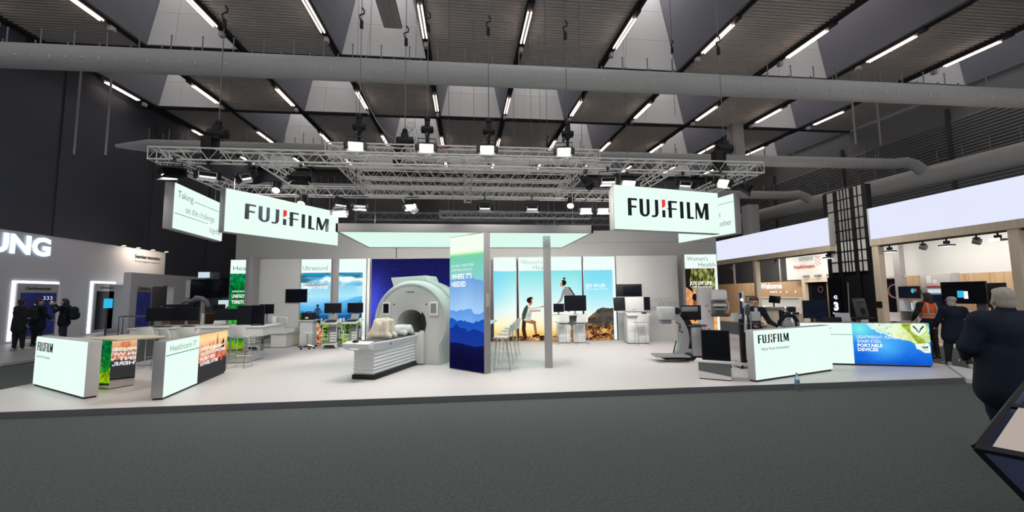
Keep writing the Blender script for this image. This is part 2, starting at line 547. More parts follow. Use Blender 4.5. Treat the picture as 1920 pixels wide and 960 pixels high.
def paint_city(u, v, a):
    """orange skyline above a black band"""
    c = ramp(v, [(0, (.22, .22, .23)), (.40, (.22, .22, .23)), (.402, (.86, .55, .42)), (.7, (.93, .66, .48)), (.88, (.99, .86, .64)), (1, (.98, .78, .50))])
    n = fbm(u * 30, v * 24, 4, 3)
    up = v > .40
    blocks = vnoise(np.floor(u * 18), np.floor(u * 18) * 0, 12)
    h = .55 + .30 * blocks * (vnoise(u * 3, u * 0, 5) + .4)
    m = up & (v < h)
    c = np.where(m[..., None], np.array((.80, .47, .34)) * (.75 + .6 * n)[..., None], c)
    for bx, bw, bh in ((.62, .03, .97), (.34, .02, .82), (.80, .025, .78)):
        m = up & (np.abs(u - bx) < bw * np.clip((bh - v) * 6, .15, 1)) & (v < bh)
        c = np.where(m[..., None], np.array((.70, .38, .28)), c)
    fig = inpoly(u, v, [(.80, .56), (.88, .60), (.87, .78), (.84, .84), (.81, .76)]) | inpoly(u, v, [(.60, .52), (.80, .56), (.80, .60), (.6, .56)])
    c = np.where((fig & up)[..., None], np.array((.06, .06, .07)), c)
    for k, (px, py) in enumerate(((.64, .36), (.80, .36), (.93, .40))):
        m = (np.abs(u - px) < .045) & (np.abs(v - py) < .04)
        c = np.where(m[..., None], np.array((.72, .36, .28)) * (.5 + n)[..., None], c)
    l = np.abs(v - (.575 + .13 * u)) < .017
    c = np.where(l[..., None], ramp(u, [(0, (.35, .68, .36)), (.4, (.85, .84, .35)), (.75, (.95, .93, .75)), (1, (.35, .75, .92))]), c)
    return c


def paint_vista(seed, title_ink=False, person=False, shift=0.):
    def f(u, v, a):
        x = (u + shift) * a
        n = fbm(x * 4, v * 12, 31, 4)
        c = ramp(v, [(0, (.2, .4, .6)), (.62, (.72, .90, .95)), (.80, (.55, .82, .93)), (1, (.08, .55, .76))])
        cl = np.clip((n - .47) * 5, 0, 1) * np.clip((v - .66) * 7, 0, 1)
        c = mixc(c, (.95, .98, .98), cl * .95)
        dk = np.clip((fbm(x * 4, v * 18, 77, 3) - .53) * 6, 0, 1) * np.clip((v - .76) * 9, 0, 1)
        c = mixc(c, (.22, .33, .40), dk * .8)
        def ridge(c, h, col, hz=.14):
            m = np.clip((h - v) * 160, 0, 1)
            t = np.clip((h - v) / hz, 0, 1)
            col2 = np.array(col) * (1.12 - .22 * t)[..., None]
            return c * (1 - m[..., None]) + np.clip(col2, 0, 1) * m[..., None]
        w = .05 * (fbm(x * 7, x * 0, 3) - .5)
        c = ridge(c, .665 + w, (.56, .80, .93))
        c = ridge(c, .54 + .28 * np.clip(x - .20, 0, .5) - .1 * np.clip(x - .7, 0, 1) + w, (.34, .66, .86))
        c = ridge(c, .46 + .55 * np.clip(x - .42, 0, .28) + .42 * np.clip(x - .70, 0, .34) - .9 * np.clip(x - 1.12, 0, 1) + w, (.20, .48, .72))
        c = ridge(c, .40 + .20 * np.clip(x - .45, 0, .3) + 1.0 * np.clip(x - .78, 0, .30) - .8 * np.clip(x - 1.13, 0, 1) + w, (.10, .31, .52))
        veg = .30 + .32 * np.clip(.34 - x, 0, 1) + .07 * (fbm(x * 14, x * 0, 10) - .5)
        m = v < veg
        g = fbm(x * 30, v * 45, 15, 3)
        gc = ramp(g, [(.2, (.03, .10, .02)), (.45, (.16, .34, .05)), (.58, (.44, .58, .16)), (1, (.75, .80, .40))])
        c = np.where(m[..., None], gc, c)
        if person:
            rock = inpoly(u, v, [(.36, 0), (.74, 0), (.80, .12), (.70, .22), (.62, .29), (.48, .29), (.40, .21), (.34, .10)])
            r = fbm(u * 30, v * 46, 41, 4)
            c = np.where(rock[..., None], ramp(r, [(.25, (.35, .16, .08)), (.5, (.85, .50, .33)), (.75, (1, .80, .62))]), c)
            v = (v - .29) * .86 + .215
            legs = capsule(u, v * 2.7, (.53, .215 * 2.7), (.56, .30 * 2.7), .026) | capsule(u, v * 2.7, (.67, .215 * 2.7), (.61, .30 * 2.7), .026)
            body = inpoly(u, v, [(.54, .30), (.65, .30), (.66, .385), (.62, .405), (.56, .405), (.52, .385)])
            arms = capsule(u, v * 2.7, (.54, .385 * 2.7), (.47, .345 * 2.7), .018) | capsule(u, v * 2.7, (.47, .345 * 2.7), (.55, .315 * 2.7), .018) | capsule(u, v * 2.7, (.65, .385 * 2.7), (.72, .345 * 2.7), .018) | capsule(u, v * 2.7, (.72, .345 * 2.7), (.64, .315 * 2.7), .018)
            head = np.hypot((u - .59), (v - .422) * 2.7) < .042
            c = np.where((legs | head)[..., None], np.array((.06, .09, .13)), c)
            c = np.where((body | arms)[..., None], np.array((.20, .28, .40)), c)
        return c
    return f


def sky_base(u, v, x):
    c = ramp(v, [(0, (.98, .88, .55)), (.22, (.98, .95, .80)), (.42, (.93, .97, .93)), (.70, (.62, .92, .94)), (1, (.40, .86, .90))])
    return c


def paint_climb(x0, x1):
    """one picture of two hikers that runs across the panels; x in picture units 0..1.9, v 0..1"""
    def f(u, v, a):
        X = x0 + (x1 - x0) * u
        x = X * .55
        c = ramp(v, [(0, (.93, .75, .33)), (.10, (.97, .85, .52)), (.24, (.98, .95, .80)), (.42, (.93, .97, .95)), (.70, (.74, .93, .94)), (1, (.52, .87, .88))])
        blue = np.clip((x - 1.30) / .3, 0, 1) + np.clip((.33 - x) / .3, 0, 1)
        c = mixc(c, (.45, .83, .95), np.clip(blue, 0, 1) * .62 * np.clip(v * 1.6 - .35, 0, 1))
        n = fbm(x * 18, v * 18, 61, 4)
        warm = np.clip((.16 - v) * 6, 0, 1) * (x < 1.05)
        c = mixc(c, (.80, .58, .26), np.clip(warm * n * 1.3, 0, 1))
        # rocks
        rk = (v < (.055 + .05 * (fbm(x * 9, x * 0, 3) - .3) + np.clip((x - .95) * .55, 0, .22) * (x > .95) + np.clip((x - 1.50) * .9, 0, .16)))
        nn = fbm(x * 13, v * 17, 71, 5); n3 = fbm(x * 40, v * 60, 72, 3)
        rc = ramp(np.clip(nn * .6 + n3 * .4, 0, 1), [(.28, (.12, .08, .06)), (.42, (.42, .26, .15)), (.52, (.70, .48, .28)), (.68, (.92, .74, .46))])
        crk = np.clip(1 - np.abs(fbm(x * 6 + v * 3, v * 8, 75, 3) - .5) / .045, 0, 1)
        rc = mixc(rc, (.10, .06, .05), crk * .85)
        gy = np.clip((x - 1.35) * 3, 0, 1) * np.clip((v - .16) * 12, 0, 1)
        rc = mixc(rc, (.22, .24, .25), gy * .8)
        c = np.where(rk[..., None], rc, c)
        yy = v * 2.05   # height in the same unit as x

        def cap(c, pts, r, col):  # noqa
            for p, q in zip(pts[:-1], pts[1:]):
                m = capsule(x, yy, (p[0], p[1] * 2.05), (q[0], q[1] * 2.05), r)
                c = np.where(m[..., None], np.array(col), c)
            return c
        # crouching hiker on the left
        x = X - .435
        c = cap(c, [(.44, .29), (.42, .16), (.46, .05)], .055, (.24, .13, .09))
        c = cap(c, [(.50, .285), (.73, .255)], .055, (.66, .42, .22)); c = cap(c, [(.735, .25), (.78, .09)], .036, (.62, .40, .24))
        c = cap(c, [(.70, .06), (.84, .075)], .035, (.22, .11, .06))
        tor = inpoly(x, v, [(.42, .29), (.62, .275), (.66, .38), (.64, .465), (.54, .50), (.47, .44)])
        c = np.where(tor[..., None], np.array((.78, .80, .74)) * (.8 + .35 * fbm(x * 14, v * 14, 5))[..., None], c)
        pack = inpoly(x, v, [(.37, .30), (.46, .31), (.56, .47), (.53, .515), (.44, .46), (.38, .38)])
        c = np.where(pack[..., None], np.array((.22, .30, .27)), c)
        c = cap(c, [(.60, .455), (.80, .46), (.93, .475), (1.02, .485)], .030, (.80, .83, .80)); c = cap(c, [(.95, .478), (1.04, .492)], .018, (.80, .58, .42))
        c = cap(c, [(.64, .42), (.90, .425)], .026, (.78, .60, .42))
        c = cap(c, [(.62, .52), (.65, .545)], .045, (.80, .52, .36))
        hd = (np.hypot(x - .605, (v - .575) * 2.05) < .085) & (x < .655)
        hd2 = np.hypot(x - .645, (v - .595) * 2.05) < .06
        c = np.where((hd2 & (v < .60))[..., None], np.array((.85, .55, .38)), c)
        c = np.where((hd | (hd2 & (v > .60)))[..., None], np.array((.17, .09, .06)), c)
        # standing hiker who reaches down, right
        x = X - .795
        c = cap(c, [(1.45, .63), (1.41, .50), (1.38, .43)], .06, (.70, .42, .30))
        sh = inpoly(x, v, [(1.20, .70), (1.30, .765), (1.40, .76), (1.57, .64), (1.52, .56), (1.36, .56), (1.30, .62)])
        arm = inpoly(x, v, [(1.22, .73), (1.28, .68), (1.19, .56), (1.11, .53), (1.09, .555), (1.15, .60)])
        chk = ((np.floor(x * 32) + np.floor(v * 66)) % 2)[..., None]
        shc = np.array((.10, .10, .12)) * (1 - chk) + np.array((.80, .80, .80)) * chk
        c = np.where((sh | arm)[..., None], shc, c)
        c = cap(c, [(1.11, .545), (1.02, .505)], .022, (.82, .58, .45))
        bp = inpoly(x, v, [(1.38, .765), (1.43, .76), (1.60, .63), (1.57, .62)])
        c = np.where(bp[..., None], np.array((.14, .15, .17)), c)
        c = np.where(inpoly(x, v, [(1.33, .56), (1.46, .63), (1.50, .60), (1.44, .48), (1.32, .48)])[..., None], np.array((.62, .36, .24)), c)
        hd = np.hypot(x - 1.225, (v - .80) * 2.05) < .075
        c = np.where(hd[..., None], np.array((.80, .55, .42)), c)
        hr = (np.hypot(x - 1.25, (v - .825) * 2.05) < .082) & ((x > 1.215) | (v > .845)) | (np.hypot(x - 1.275, (v - .885) * 2.05) < .035)
        c = np.where(hr[..., None], np.array((.10, .06, .06)), c)
        return c
    return f


def paint_climber(u, v, a):
    n = fbm(u * 14, v * 26, 51, 4)
    c = ramp(v, [(0, (.97, .80, .50)), (.25, (.93, .66, .40)), (.6, (.90, .62, .42)), (1, (.86, .62, .40))]) * (.72 + .5 * n)[..., None]
    fol = inpoly(u, v, [(0, 1), (1, 1), (1, .42), (.62, .55), (.34, .66), (.10, .80)])
    g = fbm(u * 24 + v * 10, v * 16 - u * 20, 58, 3)
    gc = ramp(g, [(.3, (.16, .15, .08)), (.5, (.40, .42, .20)), (.7, (.68, .70, .44))])
    c = np.where(fol[..., None], gc, c)
    dk = inpoly(u, v, [(0, 1), (.22, 1), (.14, .82), (.26, .66), (0, .74)])
    c = np.where(dk[..., None], np.array((.12, .10, .07)), c)
    u = u + .14; v = v + .06
    lg = np.hypot((u - .42) * .62, v - .655) < .05
    c = np.where(capsule(u * .62, v, (.23, .64), (.34, .72), .022)[..., None], np.array((.55, .28, .18)), c)
    c = np.where(capsule(u * .62, v, (.26, .60), (.27, .45), .04)[..., None], np.array((.58, .30, .20)), c)
    c = np.where(capsule(u * .62, v, (.26, .46), (.25, .34), .028)[..., None], np.array((.50, .26, .20)), c)
    c = np.where(lg[..., None], np.array((.12, .08, .06)), c)
    return c


def paint_owl(u, v, a):
    n = fbm(u * 4, v * 4, 81, 3)
    c = ramp(np.clip(v + (n - .5) * .3, 0, 1), [(0, (.05, .33, .78)), (.35, (.15, .48, .90)), (.7, (.22, .58, .92)), (1, (.30, .75, .93))])
    c = mixc(c, (.50, .95, .90), np.clip(1 - np.hypot(u - .10, (v - .85) * .8) / .28, 0, 1) * .9)
    c = mixc(c, (.40, .82, .98), np.clip(1 - np.hypot(u - .42, (v - .45) * .7) / .30, 0, 1) * .7)
    e = (fbm(u * 12, v * 9, 85, 3) - .5) * .10
    wing = inpoly(u + e, v + e, [(.16, 1.02), (.98, 1.02), (1.0, .55), (.80, .50), (.62, .62), (.45, .72), (.32, .80), (.25, .92)])
    wc = ramp(np.clip(u, 0, 1), [(.2, (.86, .97, .95)), (.5, (.88, .97, .86)), (.75, (.88, .93, .62)), (1, (.80, .90, .60))])
    c = np.where(wing[..., None], wc * (.88 + .2 * fbm(u * 16, v * 12, 88, 3))[..., None], c)
    dots = (fbm(u * 60, v * 32, 90, 2) > .80) & wing & (u < .55)
    c = np.where(dots[..., None], np.array((.25, .35, .38)), c)
    ol = inpoly(u + e * .5, v, [(.64, 1.0), (.80, 1.0), (.82, .80), (.92, .60), (.95, .45), (.85, .48), (.80, .62), (.72, .84)])
    c = np.where(ol[..., None], np.array((.62, .70, .22)) * (.7 + .5 * fbm(u * 22, v * 18, 93, 3))[..., None], c)
    leg = inpoly(u + e * .4, v + e, [(.80, .50), (.98, .52), (1.0, .32), (.93, .30), (.82, .40)])
    c = np.where(leg[..., None], np.array((.90, .96, .90)), c)
    claw = (np.hypot((u - .925) * 1.7, v - .42) < .07) & (fbm(u * 40, v * 30, 95, 2) > .5)
    c = np.where(claw[..., None], np.array((.22, .28, .22)), c)
    # heart shaped face
    fx = (u - .865) / .10; fz = (v - .86) / .165
    face = (fx ** 2 + (fz - .25 * np.sqrt(np.abs(fx))) ** 2) < 1
    c = np.where(face[..., None], np.array((.90, .96, .86)), c)
    rim = ((fx ** 2 + (fz - .25 * np.sqrt(np.abs(fx))) ** 2) < 1.25) & ~face
    c = np.where(rim[..., None], np.array((.70, .78, .45)), c)
    for sgn in (-1, 1):
        m = capsule(fx, fz, (sgn * .62, .42), (sgn * .30, .05), .10) | capsule(fx, fz, (sgn * .30, .05), (sgn * .06, -.45), .07)
        c = np.where(m[..., None], np.array((.10, .20, .18)), c)
    return c


def paint_deep_blue(u, v, a):
    g = np.exp(-((u + .02) / .16) ** 2) * np.exp(-((v - .45) / .35) ** 2)
    c = ramp(v, [(0, (.07, .08, .30)), (.5, (.11, .12, .42)), (1, (.09, .09, .30))])
    c = mixc(c, (.28, .32, .85), np.clip(g, 0, 1))
    st = (fbm(u * a * 70, v * 70, 101, 2) > .82)
    return np.where(st[..., None], c + .06, c)


def paint_white_fade(u, v, a):
    c = np.ones(u.shape + (3,)) * np.array(WHITE)
    return c


# ---------------------------------------------------------------- smooth bodies (signed distance + surface nets)
def surfnet(D, org, h):
    s = D < 0
    nx, ny, nz = D.shape
    corners = [(i, j, k) for i in (0, 1) for j in (0, 1) for k in (0, 1)]
    cnt = sum(s[i:nx - 1 + i, j:ny - 1 + j, k:nz - 1 + k].astype(np.int8) for i, j, k in corners)
    act = (cnt > 0) & (cnt < 8)
    ids = -np.ones(act.shape, int); cells = np.argwhere(act); ids[act] = np.arange(len(cells))
    acc = np.zeros((len(cells), 3)); num = np.zeros(len(cells))
    for a in corners:
        for b in corners:
            if a < b and sum(abs(p - q) for p, q in zip(a, b)) == 1:
                da = D[cells[:, 0] + a[0], cells[:, 1] + a[1], cells[:, 2] + a[2]]
                db = D[cells[:, 0] + b[0], cells[:, 1] + b[1], cells[:, 2] + b[2]]
                m = (da < 0) != (db < 0)
                t = np.where(m, da / np.where(m, da - db, 1), 0)
                p = np.array(a) + t[:, None] * (np.array(b) - np.array(a))
                acc[m] += p[m]; num[m] += 1
    V = (cells + acc / num[:, None]) * h + org
    F = []
    for ax in range(3):
        o = [1, 1, 1]; o[ax] = 0
        sl = [slice(1, -1)] * 3; sl[ax] = slice(0, -1)
        s0 = s[tuple(sl)]
        sl2 = list(sl); sl2[ax] = slice(1, None)
        s1 = s[tuple(sl2)]
        m = s0 != s1
        idx = np.argwhere(m) + np.array([0 if k == ax else 1 for k in range(3)])
        if not len(idx): continue
        u, w = (ax + 1) % 3, (ax + 2) % 3
        du = np.zeros(3, int); dw = np.zeros(3, int); du[u] = 1; dw[w] = 1
        q = [ids[tuple((idx - du - dw).T)], ids[tuple((idx - dw).T)], ids[tuple(idx.T)], ids[tuple((idx - du).T)]]
        q = np.stack(q, -1)
        fl = ~s0[m]
        q[fl] = q[fl][:, ::-1]
        F.append(q)
    return V, np.concatenate(F)


def sdf_mesh(prims, vox, k=.03):
    """prims: ('c', p, q, r0, r1, label) or ('e', centre, radii, label); returns verts, faces, labels"""
    lo = np.full(3, 9e9); hi = -lo
    for p in prims:
        if p[0] == 'c':
            for q, r in ((p[1], p[3]), (p[2], p[4])):
                lo = np.minimum(lo, np.array(q) - r); hi = np.maximum(hi, np.array(q) + r)
        else:
            lo = np.minimum(lo, np.array(p[1]) - np.array(p[2])); hi = np.maximum(hi, np.array(p[1]) + np.array(p[2]))
    lo -= 3 * vox; hi += 3 * vox
    n = np.ceil((hi - lo) / vox).astype(int) + 1
    ax = [lo[i] + vox * np.arange(n[i]) for i in range(3)]
    X, Y, Z = np.meshgrid(*ax, indexing='ij')

    def dist(p, X, Y, Z):
        if p[0] == 'c':
            a = np.array(p[1], float); b = np.array(p[2], float); d = b - a; L = max(d @ d, 1e-9)
            t = np.clip(((X - a[0]) * d[0] + (Y - a[1]) * d[1] + (Z - a[2]) * d[2]) / L, 0, 1)
            return np.sqrt((X - a[0] - t * d[0]) ** 2 + (Y - a[1] - t * d[1]) ** 2 + (Z - a[2] - t * d[2]) ** 2) - (p[3] + (p[4] - p[3]) * t)
        c = p[1]; r = p[2]
        q = np.sqrt(((X - c[0]) / r[0]) ** 2 + ((Y - c[1]) / r[1]) ** 2 + ((Z - c[2]) / r[2]) ** 2)
        q2 = np.sqrt(((X - c[0]) / r[0] ** 2) ** 2 + ((Y - c[1]) / r[1] ** 2) ** 2 + ((Z - c[2]) / r[2] ** 2) ** 2)
        return q * (q - 1) / np.maximum(q2, 1e-6)
    D = None
    for p in prims:
        d = dist(p, X, Y, Z)
        if D is None: D = d
        else:
            hh = np.clip(.5 + .5 * (D - d) / k, 0, 1)
            D = D * (1 - hh) + d * hh - k * hh * (1 - hh)
    V, F = surfnet(D, lo, vox)
    C = V[F].mean(1)
    best = np.full(len(C), 9e9); lab = np.zeros(len(C), int)
    for p in prims:
        d = dist(p, C[:, 0], C[:, 1], C[:, 2])
        m = d < best; best[m] = d[m]; lab[m] = p[-1]
    return V, F, lab


def np_mesh(name, V, F, lab=None, mats=()):
    me = bpy.data.meshes.new(name)
    me.vertices.add(len(V)); me.vertices.foreach_set('co', np.asarray(V, np.float32).ravel())
    me.loops.add(F.size); me.loops.foreach_set('vertex_index', F.ravel().astype(np.int32))
    me.polygons.add(len(F)); me.polygons.foreach_set('loop_start', np.arange(0, F.size, 4).astype(np.int32))
    for m in mats: me.materials.append(m)
    if lab is not None: me.polygons.foreach_set('material_index', lab.astype(np.int32))
    me.polygons.foreach_set('use_smooth', [True] * len(F))
    me.update(calc_edges=True); me.validate()
    return me


def soft(name, prims, mat, parent=None, vox=.015, k=.03):
    V, F, lab = sdf_mesh([p + (0,) for p in prims], vox, k)
    o = bpy.data.objects.new(name, np_mesh(name, V, F, None, [mat])); COL.objects.link(o)
    if parent is not None: o.parent = parent
    return o
# ---------------------------------------------------------------- people
BASE = dict(pel=(0, 0, .95), bel=(0, 0, 1.10), chest=(0, .01, 1.30), neck=(0, .01, 1.48), head=(0, -.01, 1.62),
            shl=(.18, .01, 1.42), shr=(-.18, .01, 1.42), ell=(.25, .03, 1.14), elr=(-.25, .03, 1.14),
            wrl=(.26, -.06, .90), wrr=(-.26, -.06, .90), hil=(.09, 0, .92), hir=(-.09, 0, .92),
            knl=(.10, -.02, .50), knr=(-.10, -.02, .50), anl=(.11, .03, .08), anr=(-.11, .03, .08),
            tol=(.13, -.16, .035), tor=(-.13, -.16, .035))


def person(label, loc, rz, pose=None, top='navy', legs='charcoal', shoe='shoe', sole='shoe', hair='hair_dark', head_yaw=0, head_pitch=0,
           coat=None, bulk=1.0, hands=True, shirt=None, collar=None, bald=False, scale=1.0, long_hair=False, group=None):
    J = dict(BASE); J.update(pose or {})
    J = {k: tuple(np.array(v, float) * scale) for k, v in J.items()}
    b = bulk
    P = []
    c = lambda p, q, r0, r1, l: P.append(('c', J[p] if isinstance(p, str) else p, J[q] if isinstance(q, str) else q, r0 * scale, r1 * scale, l))
    # torso
    c('pel', 'bel', .135 * b, .135 * b, 0 if coat else 1); c('bel', 'chest', .14 * b, .15 * b, 0); c('chest', 'neck', .14 * b, .075, 0)
    c('shl', 'shr', .085 * b, .085 * b, 0)
    for s in 'lr':
        c('hi' + s, 'pel', .11 * b, .12 * b, 1)
        c('hi' + s, 'kn' + s, .10 * b, .072 * b, 1); c('kn' + s, 'an' + s, .072 * b, .052, 1)
        c('an' + s, 'to' + s, .050, .038, 3)
        a = np.array(J['an' + s]); t = np.array(J['to' + s]); hl = a + (a - t) * .35; hl[2] = t[2] if abs(a[2] - t[2]) < .2 else a[2] - .03
        c(tuple(a), tuple(hl), .045, .034, 3)
        dn = np.array([0, 0, -.022])
        P.append(('c', tuple(hl + dn * .6), tuple(t + dn * .6), .030 * scale, .032 * scale, 4))
        c('sh' + s, 'el' + s, .072 * b, .056 * b, 0); c('el' + s, 'wr' + s, .055 * b, .040, 0)
    if coat:   # skirt of a coat or jacket hem
        pe = np.array(J['pel'])
        for dx in (-.07, 0, .07):
            P.append(('c', (pe[0] + dx * scale, pe[1], pe[2] + .1), (pe[0] + dx * 1.4 * scale, pe[1], pe[2] - coat), .135 * b * scale, .145 * b * scale, 0))
    if shirt:  # open jacket front
        ch = np.array(J['chest']); ne = np.array(J['neck']); be = np.array(J['bel'])
        P.append(('c', tuple(ne + (0, -.055, -.02)), tuple((ch + be) / 2 + (0, -.125, 0)), .035, .035, 5))
    V, F, L = sdf_mesh(P, .0135, .035)
    Vs = [V]; Fs = [F]; Ls = [L]; n = len(V)

    def join(V2, F2, L2):
        nonlocal n
        Vs.append(V2); Fs.append(F2 + n); Ls.append(L2); n += len(V2)
    # head
    Hm = Matrix.Translation(J['head']) @ Matrix.Rotation(head_yaw, 4, 'Z') @ Matrix.Rotation(head_pitch, 4, 'X')
    hp = [('e', (0, .015, .03), (.077, .096, .10), 2), ('e', (0, -.028, -.055), (.056, .060, .062), 2), ('e', (0, -.074, .038), (.05, .02, .012), 2),
          ('c', (0, -.084, .012), (0, -.112, -.024), .010, .015, 2), ('e', (0, -.086, -.058), (.026, .010, .010), 6),
          ('e', (.031, -.082, .018), (.013, .010, .008), 7), ('e', (-.031, -.082, .018), (.013, .010, .008), 7),
          ('e', (.080, .012, 0), (.012, .026, .034), 2), ('e', (-.080, .012, 0), (.012, .026, .034), 2),
          ('e', (.045, -.05, -.02), (.025, .03, .03), 2), ('e', (-.045, -.05, -.02), (.025, .03, .03), 2)]
    V2, F2, L2 = sdf_mesh(hp, .008, .012)
    Hn = np.array(Hm)
    join(V2 * scale @ Hn[:3, :3].T + Hn[:3, 3], F2, L2)
    nk = np.array(J['neck']); hb = np.array(Hm @ Vector((0, .02, -.07)))
    V2, F2, L2 = sdf_mesh([('c', tuple(nk + (0, .0, -.03)), tuple(hb), .062 * scale, .055 * scale, 2)], .012, .02)
    join(V2, F2, L2)
    if collar:
        V2, F2, L2 = sdf_mesh([('c', tuple(nk + (0, .005, -.04)), tuple(nk * .55 + hb * .45 + (0, .012, 0)), .095 * b * scale, .078 * scale, 0)], .012, .02)
        join(V2, F2, L2)
    if hands:
        for s, sg in (('l', 1), ('r', -1)):
            w = Vector(J['wr' + s]); e = Vector(J['el' + s]); d = (w - e).normalized()
            q = Vector((0, 0, -1)).rotation_difference(d).to_matrix()
            hp = [('e', (0, 0, -.055), (.038, .017, .052), 2), ('c', (0, 0, .02), (0, 0, -.03), .03, .028, 2)]
            for i, (fx, ln) in enumerate(((-.029, .8), (-.010, 1.), (.009, 1.08), (.027, .95))):
                fx = fx * sg
                hp += [('c', (fx, 0, -.092), (fx * 1.05, -.010, -.092 - .038 * ln), .0095, .009, 2), ('c', (fx * 1.05, -.010, -.092 - .038 * ln), (fx, -.034, -.092 - .066 * ln), .009, .0075, 2)]
            tx = -.034 * sg if False else .034 * -sg
            hp += [('c', (tx * .8, -.002, -.028), (tx * 1.55, -.018, -.062), .012, .0105, 2), ('c', (tx * 1.55, -.018, -.062), (tx * 1.45, -.032, -.092), .0105, .0085, 2)]
            V2, F2, L2 = sdf_mesh(hp, .0055, .006)
            join(V2 * scale @ np.array(q).T + np.array(w), F2, L2)
    me = np_mesh('person', np.concatenate(Vs), np.concatenate(Fs), np.concatenate(Ls),
                 [M[top], M[legs], M['skin'], M[shoe], M[sole], M[shirt or top], M['skin_lip'], M['eye']])
    o = bpy.data.objects.new('person', me); COL.objects.link(o)
    o.location = loc; o.rotation_euler = (0, 0, rz)
    tag(o, label, 'person', group)
    if hair:
        if bald:
            hp = [('e', (0, .028, .030), (.083, .090, .080)), ('e', (0, .06, -.03), (.068, .06, .06))]
        else:
            hp = [('e', (0, .032, .050), (.085, .098, .098)), ('e', (0, .060, -.02), (.072, .062, .07)), ('e', (0, -.035, .105), (.06, .05, .035))]
        if long_hair:
            hp += [('c', (0, .075, .02), (0, .10, -.20), .075, .06), ('e', (.06, .04, -.04), (.035, .05, .09)), ('e', (-.06, .04, -.04), (.035, .05, .09))]
        V2, F2, L2 = sdf_mesh([p + (0,) for p in hp], .009, .02)
        h = bpy.data.objects.new('hair', np_mesh('hair', V2 * scale @ Hn[:3, :3].T + Hn[:3, 3], F2, None, [M[hair]])); COL.objects.link(h); h.parent = o
    return o


M['skin_lip'] = pm('lip', (.42, .18, .15), .5)
M['eye'] = pm('eye', (.05, .04, .04), .3)


# ---------------------------------------------------------------- hall: floor, walls, ceiling
CS = .035                                   # the roof rises gently with depth


def ceil_z(y): return 13.7 + CS * y


struct('floor', MB().b2(-30, 34, -14, 47, -.2, 0), M['carpet'], label='dark grey carpet of the exhibition hall')
w = struct('wall_left', MB().b2(-21.9, -21.5, -14, 47, 0, 16), M['wall_dark'])
for y in (20.2, 24.6, 31.5, 38):
    obj('wall_panel', MB().b2(-21.5, -21.42, y, y + (4.2 if y < 24 else 6.3), 0, 14.3), M['wall_dark'], w, bevel=.02)
w = struct('wall_back', MB().b2(-22, 34, 46.6, 47, 0, 16), M['wall_back'])
for k in range(11):
    obj('wall_panel', MB().b2(-21 + k * 4.9, -16.2 + k * 4.9, 46.5, 46.6, .1, 14), M['wall_back'], w, bevel=.02)
w = struct('wall_right', MB().b2(31.1, 31.5, -14, 47, 0, 16), M['wall_right'])
lv = mesh_of('louvre', MB().box((0, 0, 0), (.06, 7.6, .14), ry=R(25)))
for k in range(6):
    for j in range(34):
        o = obj('louvre_slat', lv, M['wall_right'], w, loc=(31.05, 3.9 + k * 7.8, 6.0 + j * .2))
for k in range(7):
    obj('wall_post', MB().b2(30.94, 31.1, -.1 + k * 7.8, .1 + k * 7.8, 0, 13.5), M['dark_grey'], w)

XL = [2.81 + 4.72 * k for k in range(-5, 6)]          # the lines that carry the tube lights
YR = [-9.5, -1.5, 6.5, 14.5, 22.5, 30.5, 38.5, 46.5]
rail = MB()
for x in XL:
    L = MB()
    L.b2(x - .16, x + .16, -9.5, 46.5, -.05, .30)
    for (px, py, pz) in L.v: rail.v.append((px, py, pz + ceil_z(py)))
    b = len(rail.v) - len(L.v); rail.f += [tuple(i + b for i in q) for q in L.f]
for y in YR:
    rail.b2(XL[0] - 1, 31.1, y - .09, y + .09, ceil_z(y) - .05, ceil_z(y) + .35)
ceiling = struct('ceiling', rail, M['rail'], label='hall roof of ribbed panels and light wells between dark rails')
# ribbed steel panel, one shared mesh
rib = MB(); n = 36; pitch = 7.82 / n; prof = []
for k in range(n):
    y = -3.91 + k * pitch
    prof += [(y, 0), (y + pitch * .40, 0), (y + pitch * .52, .075), (y + pitch * .88, .075)]
prof.append((3.91, 0))
for (y, z) in prof: rib.v += [(-2.2, y, z), (2.2, y, z)]
rib.f = [(2 * i, 2 * i + 1, 2 * i + 3, 2 * i + 2) for i in range(len(prof) - 1)]
rib_me = mesh_of('corrugated_panel', rib, angle=20)
rib_me.materials.append(M['corrugated'])
# light well: three plain sides plus a lining of separate panels on the far side
HW, LEAN, WH = 2.2, 1.15, 5.2
well = MB()
well.v = [(-HW, -3.9, 0), (HW, -3.9, 0), (HW, 3.8, 0), (-HW, 3.8, 0), (-HW + LEAN, -2.6, WH), (HW - LEAN, -2.6, WH), (HW - LEAN, 3.8, WH), (-HW + LEAN, 3.8, WH)]
well.f = [(0, 1, 5, 4), (1, 2, 6, 5), (3, 0, 4, 7), (2, 3, 7, 6), ]
well_me = mesh_of('light_well', well); well_me.materials.append(M['well'])
pan_me = []
for j in range(3):
    for i in range(2):
        z0, z1 = .02 + j * 1.72, .02 + (j + 1) * 1.72 - .015
        f0, f1 = (-1, -.42) if i == 0 else (-.413, 1)
        q = MB()
        hw = lambda z: HW - LEAN * z / WH - .015
        q.add([(f0 * hw(z0), 3.74, z0), (f1 * hw(z0), 3.74, z0), (f1 * hw(z1), 3.74, z1), (f0 * hw(z1), 3.74, z1),
               (f0 * hw(z0), 3.79, z0), (f1 * hw(z0), 3.79, z0), (f1 * hw(z1), 3.79, z1), (f0 * hw(z1), 3.79, z1)],
              [(0, 1, 2, 3), (7, 6, 5, 4), (0, 4, 5, 1), (1, 5, 6, 2), (2, 6, 7, 3), (3, 7, 4, 0)])
        me = mesh_of('back_panel', q); me.materials.append(M['well_pale']); pan_me.append(me)
